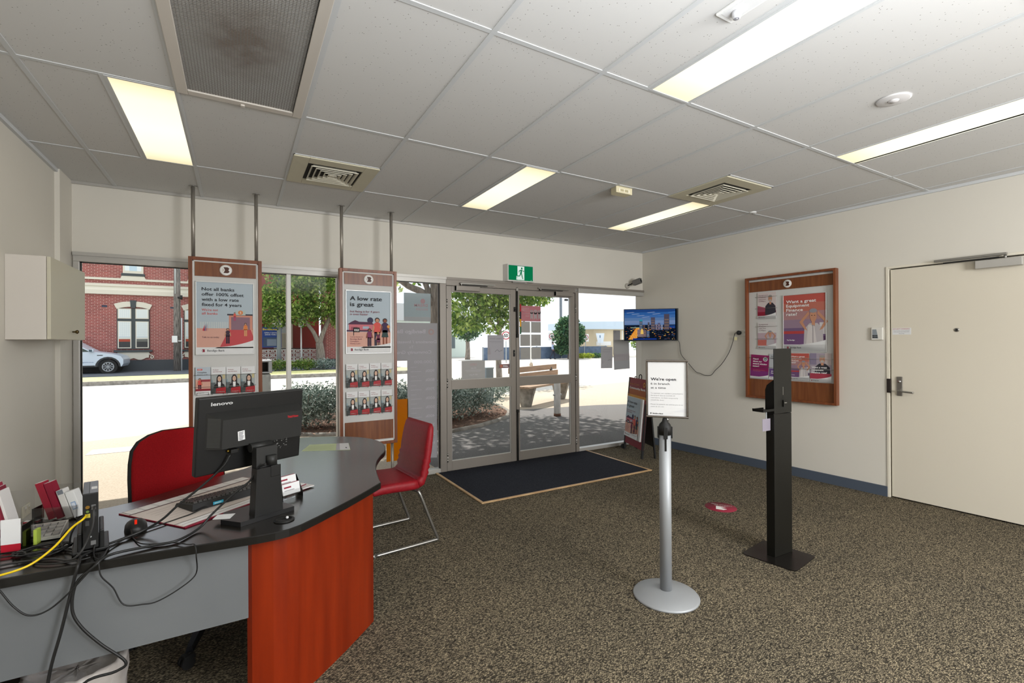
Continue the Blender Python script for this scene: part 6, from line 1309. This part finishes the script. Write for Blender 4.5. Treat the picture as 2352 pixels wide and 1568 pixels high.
MB().box(-.24, .24, 0, .48, 0, .86, noisy('galvanised_steel', '#8d908f', '#b3b6b5', (1, 1, 1), 10, 3, .5, metal=.3), .015).box(-.20, .20, -.004, 0, .1, .8, mat('#9a9d9c', .5)).build('body', t)
b = MB(); b.box(-.26, .26, -.02, .5, .88, .905, SILV, .005); b.box(-.26, .26, -.02, .5, 1.10, 1.135, SILV, .005); b.box(-.26, -.2, -.02, .5, .905, 1.1, SILV); b.box(.2, .26, -.02, .5, .905, 1.1, SILV); b.box(-.2, .2, .4, .5, .905, 1.1, BLACKM); b.build('hood', t)
MB(TR(.08, -.0045, 0)).rect(-.01, .3, .01, .62, BLACKM, 1).disc(0, .72, .012, BLACKM, 1, 12).build('lock', t)
t = thing('timber_bench', 'timber slat bench on concrete legs outside the right glass door', 'bench', (6.42, 9.55, 0), R(27))
WS = wood('grey_bench_slat', '#9a7f68', '#b79b80', (1.5, 20, 20), .7)
for k in range(3): MB().box(-1.15, 1.15, -.28 + .16 * k, -.14 + .16 * k, .43, .475, WS, .008).build('seat_slat', t)
for k in range(2): MB().box(-1.15, 1.15, .20 + .04 * k, .235 + .04 * k, .60 + .15 * k, .73 + .15 * k, WS, .008).build('back_slat', t)
for x in (-.85, .85):
    l = MB(); M_ = TR(x, 0, 0) @ Matrix(((0, 0, 1, 0), (1, 0, 0, 0), (0, 1, 0, 0), (0, 0, 0, 1)))
    l.prism([(-.13, 0), (.1, 0), (.16, .2), (.22, .43), (-.26, .43), (-.2, .25)], -.045, .045, CONC, M_); l.prism([(.16, .40), (.22, .40), (.30, .86), (.25, .86)], -.03, .03, DKG, M_); l.build('leg', t)
t = thing('white_bollard', 'white-painted timber bollard in front of the bench', 'bollard', (5.47, 7.66, 0))
MB().tube([(0, 0, 0), (0, 0, .05)], .072, mat('#6a4a3a', .9), 16).tube([(0, 0, .05), (0, 0, .73), (0, 0, .76)], [.067, .066, .05], noisy('flaking_white_paint', '#c9c7c3', '#e3e1de', (3, 3, 1), 5, 4, .7), 18).build('post', t)
MB().ring(0, 0, .066, .072, mat('#8a8783', .5), 1, 18, TR(0, 0, .36, 0, R(90))).box(-.09, -.06, -.02, .02, .40, .43, SILV, .003).box(.06, .10, -.02, .02, .40, .43, SILV, .003).build('chain_bracket', t)
b = MB(); b.box(-.1, .1, -.1, .1, 0, .82, mat('#7d8b93', .6), .01); b.box(-.11, .11, -.11, .11, .82, .85, mat('#93a0a6', .6), .004)
tag(b.build('utility_pillar', None, None, (5.32, 10.35, 0)), 'blue-grey utility pillar behind the middle of the glass doors', 'pillar')
def speed_sign(x, y, zc, num, r, label, post=True):
    t = thing('speed_sign', label, 'street sign', (x, y, 0), -yaw, 'speed signs along the road')
    MB().tube([(0, .03, -.02), (0, .03, zc + r)], .035, mat('#9fa4a6', .5), 8).build('post', t)
    b = MB(TR(0, 0, zc)); b.box(-r * 1.15, r * 1.15, 0, .015, -r * 1.35, r * 1.35, WHITE, .003); b.ring(0, .02, r * .78, r * 1.0, mat('#b3263a', .6), 1, 28); b.text(num, 0, -r * .3, r * .72, BLACKM, 2, r * 1.05, 'C', bold=.03); b.build('sign_plate', t)
speed_sign(16.9, 30.0, 1.94, '50', .30, 'round 50 speed sign seen past the notice on the left glass door')
speed_sign(25.15, 36.0, 1.98, '40', .27, 'round 40 speed sign above the head of the walking person')
speed_sign(29.1, 36.0, 1.86, '40', .27, 'round 40 speed sign right of the round tree, in the corner window')
t = thing('direction_sign', 'white wedge-shaped road sign on a post before the pale building', 'street sign', (30.5, 35.5, 0), -yaw)
MB().tube([(0, .03, 0), (0, .03, 1.8)], .035, mat('#c9cccd', .5), 8).build('post', t); b = MB(TR(0, 0, 1.35)); b.poly([(-.22, 0), (.3, 0), (.42, .95), (-.42, .95)], mat('#dfe9f2', .6), 1); b.rect(-.06, .5, .04, .75, mat('#5f7f9f', .6), 2); b.box(-.2, .28, 0, .01, .05, .9, WHITE); b.build('sign_plate', t)
t = thing('white_post', 'thin white post standing on the road edge behind the six grey sheets', 'pole', (15.69, 24.7, 0))
MB().tube([(0, 0, 0), (0, 0, 3.5)], .06, WHITE, 10).build('shaft', t); MB().lathe([(.11, 0), (.11, .12), (.07, .2)], mat('#b9a58f', .7), 12).build('base_cover', t)
t = thing('light_pole', 'tall grey light pole against the white sky, left in the corner window', 'pole', (28.0, 38.5, 0))
MB().tube([(0, 0, 0), (0, 0, 9)], .14, mat('#6d757d', .6), 10).build('shaft', t); MB().tube([(-.7, 0, 6.15), (1.9, 0, 6.1)], .03, mat('#8f979f', .6), 6).build('cross_arm', t); MB().box(.5, .85, -.1, .1, 5.6, 5.8, BLACKM, .02).build('floodlight', t)
# pale building and blue fence at the corner
t = thing('pale_building', 'pale cream single-storey shop building with light blue roof fascia', 'building', (28.3, 36.5, 0), R(-8))
MB().box(2.0, 5.8, 0, 6, 0, 2.75, mat('#d9c9ab', .7)).build('wall', t); MB().prism([(0, 2.7), (5.9, 2.7), (5.9, 3.5), (0, 3.4)], -.6, 6, mat('#c3d3e0', .6), Mxz @ Matrix.Scale(-1, 4, (0, 0, 1))).build('roof_fascia', t)
MB().box(4.3, 5.1, -.03, 0, .2, 2.6, mat('#5f5a58', .4)).box(5.3, 5.4, -.04, 0, .2, 2.6, WHITE).build('shopfront_window', t); MB().box(2.3, 4.0, -.03, 0, 1.1, 1.5, WHITE).box(5.45, 5.75, -.03, 0, 1.1, 1.6, WHITE).build('wall_panel', t); MB().box(.3, .65, -.63, -.58, 2.85, 3.0, BLACKM).build('vent', t)
t = thing('blue_fence', 'blue-grey sheet fence along the corner behind the lime tufts', 'fence', (20.2, 34.4, 0))
MB().box(-3, 10.2, 0, .06, 0, 1.05, noisy('blue_grey_fence', '#4a5a70', '#5a6b82', (1, 1, 1), 3, 2, .7)).build('panel', t)
for k in range(6): MB().box(-3 + 2.6 * k, -2.92 + 2.6 * k, -.04, .08, 0, 1.1, mat('#8f979f', .6)).build('post', t)
t = thing('pale_house', 'pale green and white house beyond the trees through the left door', 'building', (13.5, 44, 0), 0)
MB().box(-3, 7, 0, 5, 0, 3.6, mat('#cfdcd3', .7)).build('wall', t); MB().prism([(-3.4, 3.6), (7.4, 3.6), (6, 5.2), (-2, 5.2)], -5.2, .3, mat('#b9bdbd', .7), Mxz).build('roof', t); MB().box(1, 2.2, -.03, 0, .9, 2.2, mat('#5f6a6d', .3)).box(4, 5.4, -.03, 0, .9, 2.2, mat('#5f6a6d', .3)).build('window', t)
# ---------------------------------------------------------------- car
t = thing('parked_car', 'white four-wheel-drive car with signwriting parked by the brick building', 'car', (-5.60, 30.62, 0))
CW = mat('#cfdbe8', .25, .1, .6); CG_ = mat('#2f3133', .5)
My = Matrix(((1, 0, 0, 0), (0, 0, -1, 0), (0, 1, 0, 0), (0, 0, 0, 1)))
def arch(cx, r, a0=180, a1=0, n=10): return [(cx + r * math.cos(R(a0 + (a1 - a0) * k / n)), .36 + r * math.sin(R(a0 + (a1 - a0) * k / n))) for k in range(n + 1)]
side = [(-3.55, .42)] + arch(-2.75, .43) + [(-2.2, .40), (-.55, .40)] + arch(0, .43) + [(.52, .36), (.60, .5), (.60, .72), (.50, .88), (.22, .98), (-.45, 1.10), (-.62, 1.12), (-1.35, 1.60), (-1.7, 1.68), (-3.3, 1.66), (-3.55, 1.1)]
MB().prism(side, -.02, 1.7, CW, My @ Matrix.Scale(-1, 4, (0, 0, 1))).build('body', t)
w = MB(TR(0, -.022, 0)); w.poly([(-.70, 1.12), (-1.33, 1.52), (-1.62, 1.58), (-1.66, 1.10)], mat('#3d4a45', .15), 1); w.poly([(-1.74, 1.10), (-1.72, 1.58), (-2.5, 1.58), (-2.5, 1.10)], mat('#3d4a45', .15), 1); w.build('side_window', t)
w = MB(TR(0, -.023, 0)); w.poly([(x, z) for x, z in arch(0, .50)] + [(x, z) for x, z in arch(0, .42)][::-1], CG_, 1); w.poly([(x, z) for x, z in arch(-2.75, .50)] + [(x, z) for x, z in arch(-2.75, .42)][::-1], CG_, 1); w.rect(-2.3, .36, -.5, .44, CG_, 1); w.build('arch_trim', t)
for x in (-2.75, 0):
    for yy, sg in ((.0, -1), (1.55, 1)):
        w = MB(TR(x, yy, .36)); w.tube([(0, -.02 if sg < 0 else .0, 0), (0, .19, 0)], .36, RUBBER, 26); w = w.build('wheel', t)
        if sg < 0:
            h = MB(TR(x, -.022, .36)); h.ring(0, 0, .20, .24, SILV, 1, 24); h.disc(0, 0, .05, SILV, 2, 14)
            for k in range(10): a = 2 * PI * k / 10; h.poly([(.04 * math.cos(a - .3), .04 * math.sin(a - .3)), (.22 * math.cos(a - .1), .22 * math.sin(a - .1)), (.22 * math.cos(a + .1), .22 * math.sin(a + .1)), (.04 * math.cos(a + .3), .04 * math.sin(a + .3))], SILV, 2)
            h.build('hubcap', w)
MB().box(-.70, -.52, -.2, -.02, 1.1, 1.25, CW, .04).rect(-.69, 1.12, -.57, 1.23, mat('#3f5560', .2), 1, TR(0, -.2, 0)).build('mirror', t)
w = MB(TR(0, -.024, 0)); w.text('Community Bank', -1.75, .82, .055, INK, 1, .75, bold=.02); w.rect(-1.75, .95, -.95, .958, INKG, 1); w.text('Bendigo', -1.75, 1.0, .05, INKG, 1, .36); w.rect(-1.75, .74, -.95, .75, INKG, 1); w.text('bendigobank.com.au', -1.1, .58, .05, mat('#3f5f8f', .6), 1, .55); w.rect(-.42, .92, -.2, .955, BLACKM, 1); w.build('signwriting', t)
# ---------------------------------------------------------------- person walking
t = thing('person', 'person walking away across the road in pale blue shirt and dark trousers', 'person', (23.65, 33.7, -.02), R(30)); t.scale = (.88, .88, .88)
me = D.meshes.new('sk'); J = {}
V = [(0, 0, .86), (0, .0, 1.0), (0, .01, 1.2), (0, .0, 1.36), (0, -.01, 1.45), (0, -.01, 1.56), (0, -.01, 1.66),
     (.09, 0, .84), (.11, -.12, .46), (.11, -.10, .08), (.11, -.24, .04), (-.09, 0, .84), (-.11, .10, .46), (-.11, .30, .12), (-.11, .22, .03),
     (.17, 0, 1.33), (.24, .05, 1.08), (.25, -.07, .86), (.25, -.12, .78), (-.17, 0, 1.33), (-.24, .02, 1.08), (-.26, -.12, .90), (-.26, -.19, .84)]
E_ = [(0, 1), (1, 2), (2, 3), (3, 4), (4, 5), (5, 6), (0, 7), (7, 8), (8, 9), (9, 10), (0, 11), (11, 12), (12, 13), (13, 14), (3, 15), (15, 16), (16, 17), (17, 18), (3, 19), (19, 20), (20, 21), (21, 22)]
RD_ = [.13, .135, .14, .13, .055, .085, .075, .095, .065, .042, .035, .095, .065, .042, .035, .065, .048, .036, .03, .065, .048, .036, .03]
me.from_pydata(V, E_, []); o = D.objects.new('sk', me); COL.objects.link(o); o.modifiers.new('s', 'SKIN'); sv = me.skin_vertices[0].data
for i, r_ in enumerate(RD_): sv[i].radius = (r_, r_ * .85); sv[i].use_root = (i == 0)
o.modifiers.new('u', 'SUBSURF').render_levels = 1; o.modifiers['u'].levels = 1
bpy.context.view_layer.update(); bm_ = D.meshes.new_from_object(o.evaluated_get(bpy.context.evaluated_depsgraph_get())); D.objects.remove(o)
for c in ('#8f6a58', '#aebfe0', '#2f3140'): bm_.materials.append(mat(c, .8))
for p in bm_.polygons:
    z = p.center.z; p.use_smooth = True; p.material_index = 2 if z < .93 and abs(p.center.x) < .19 else (1 if z < 1.42 and (z > 1.0 or abs(p.center.x) < .2) else 0)
o = D.objects.new('body', bm_); COL.objects.link(o); o.parent = t
MB().ball((0, .012, 1.645), (.088, .1, .085), HAIR, 14).build('hair', t)
MB().ball((-.105, .22, .04), (.05, .11, .04), BLACKM, 10).ball((.11, -.17, .035), (.05, .13, .04), BLACKM, 10).build('shoes', t)
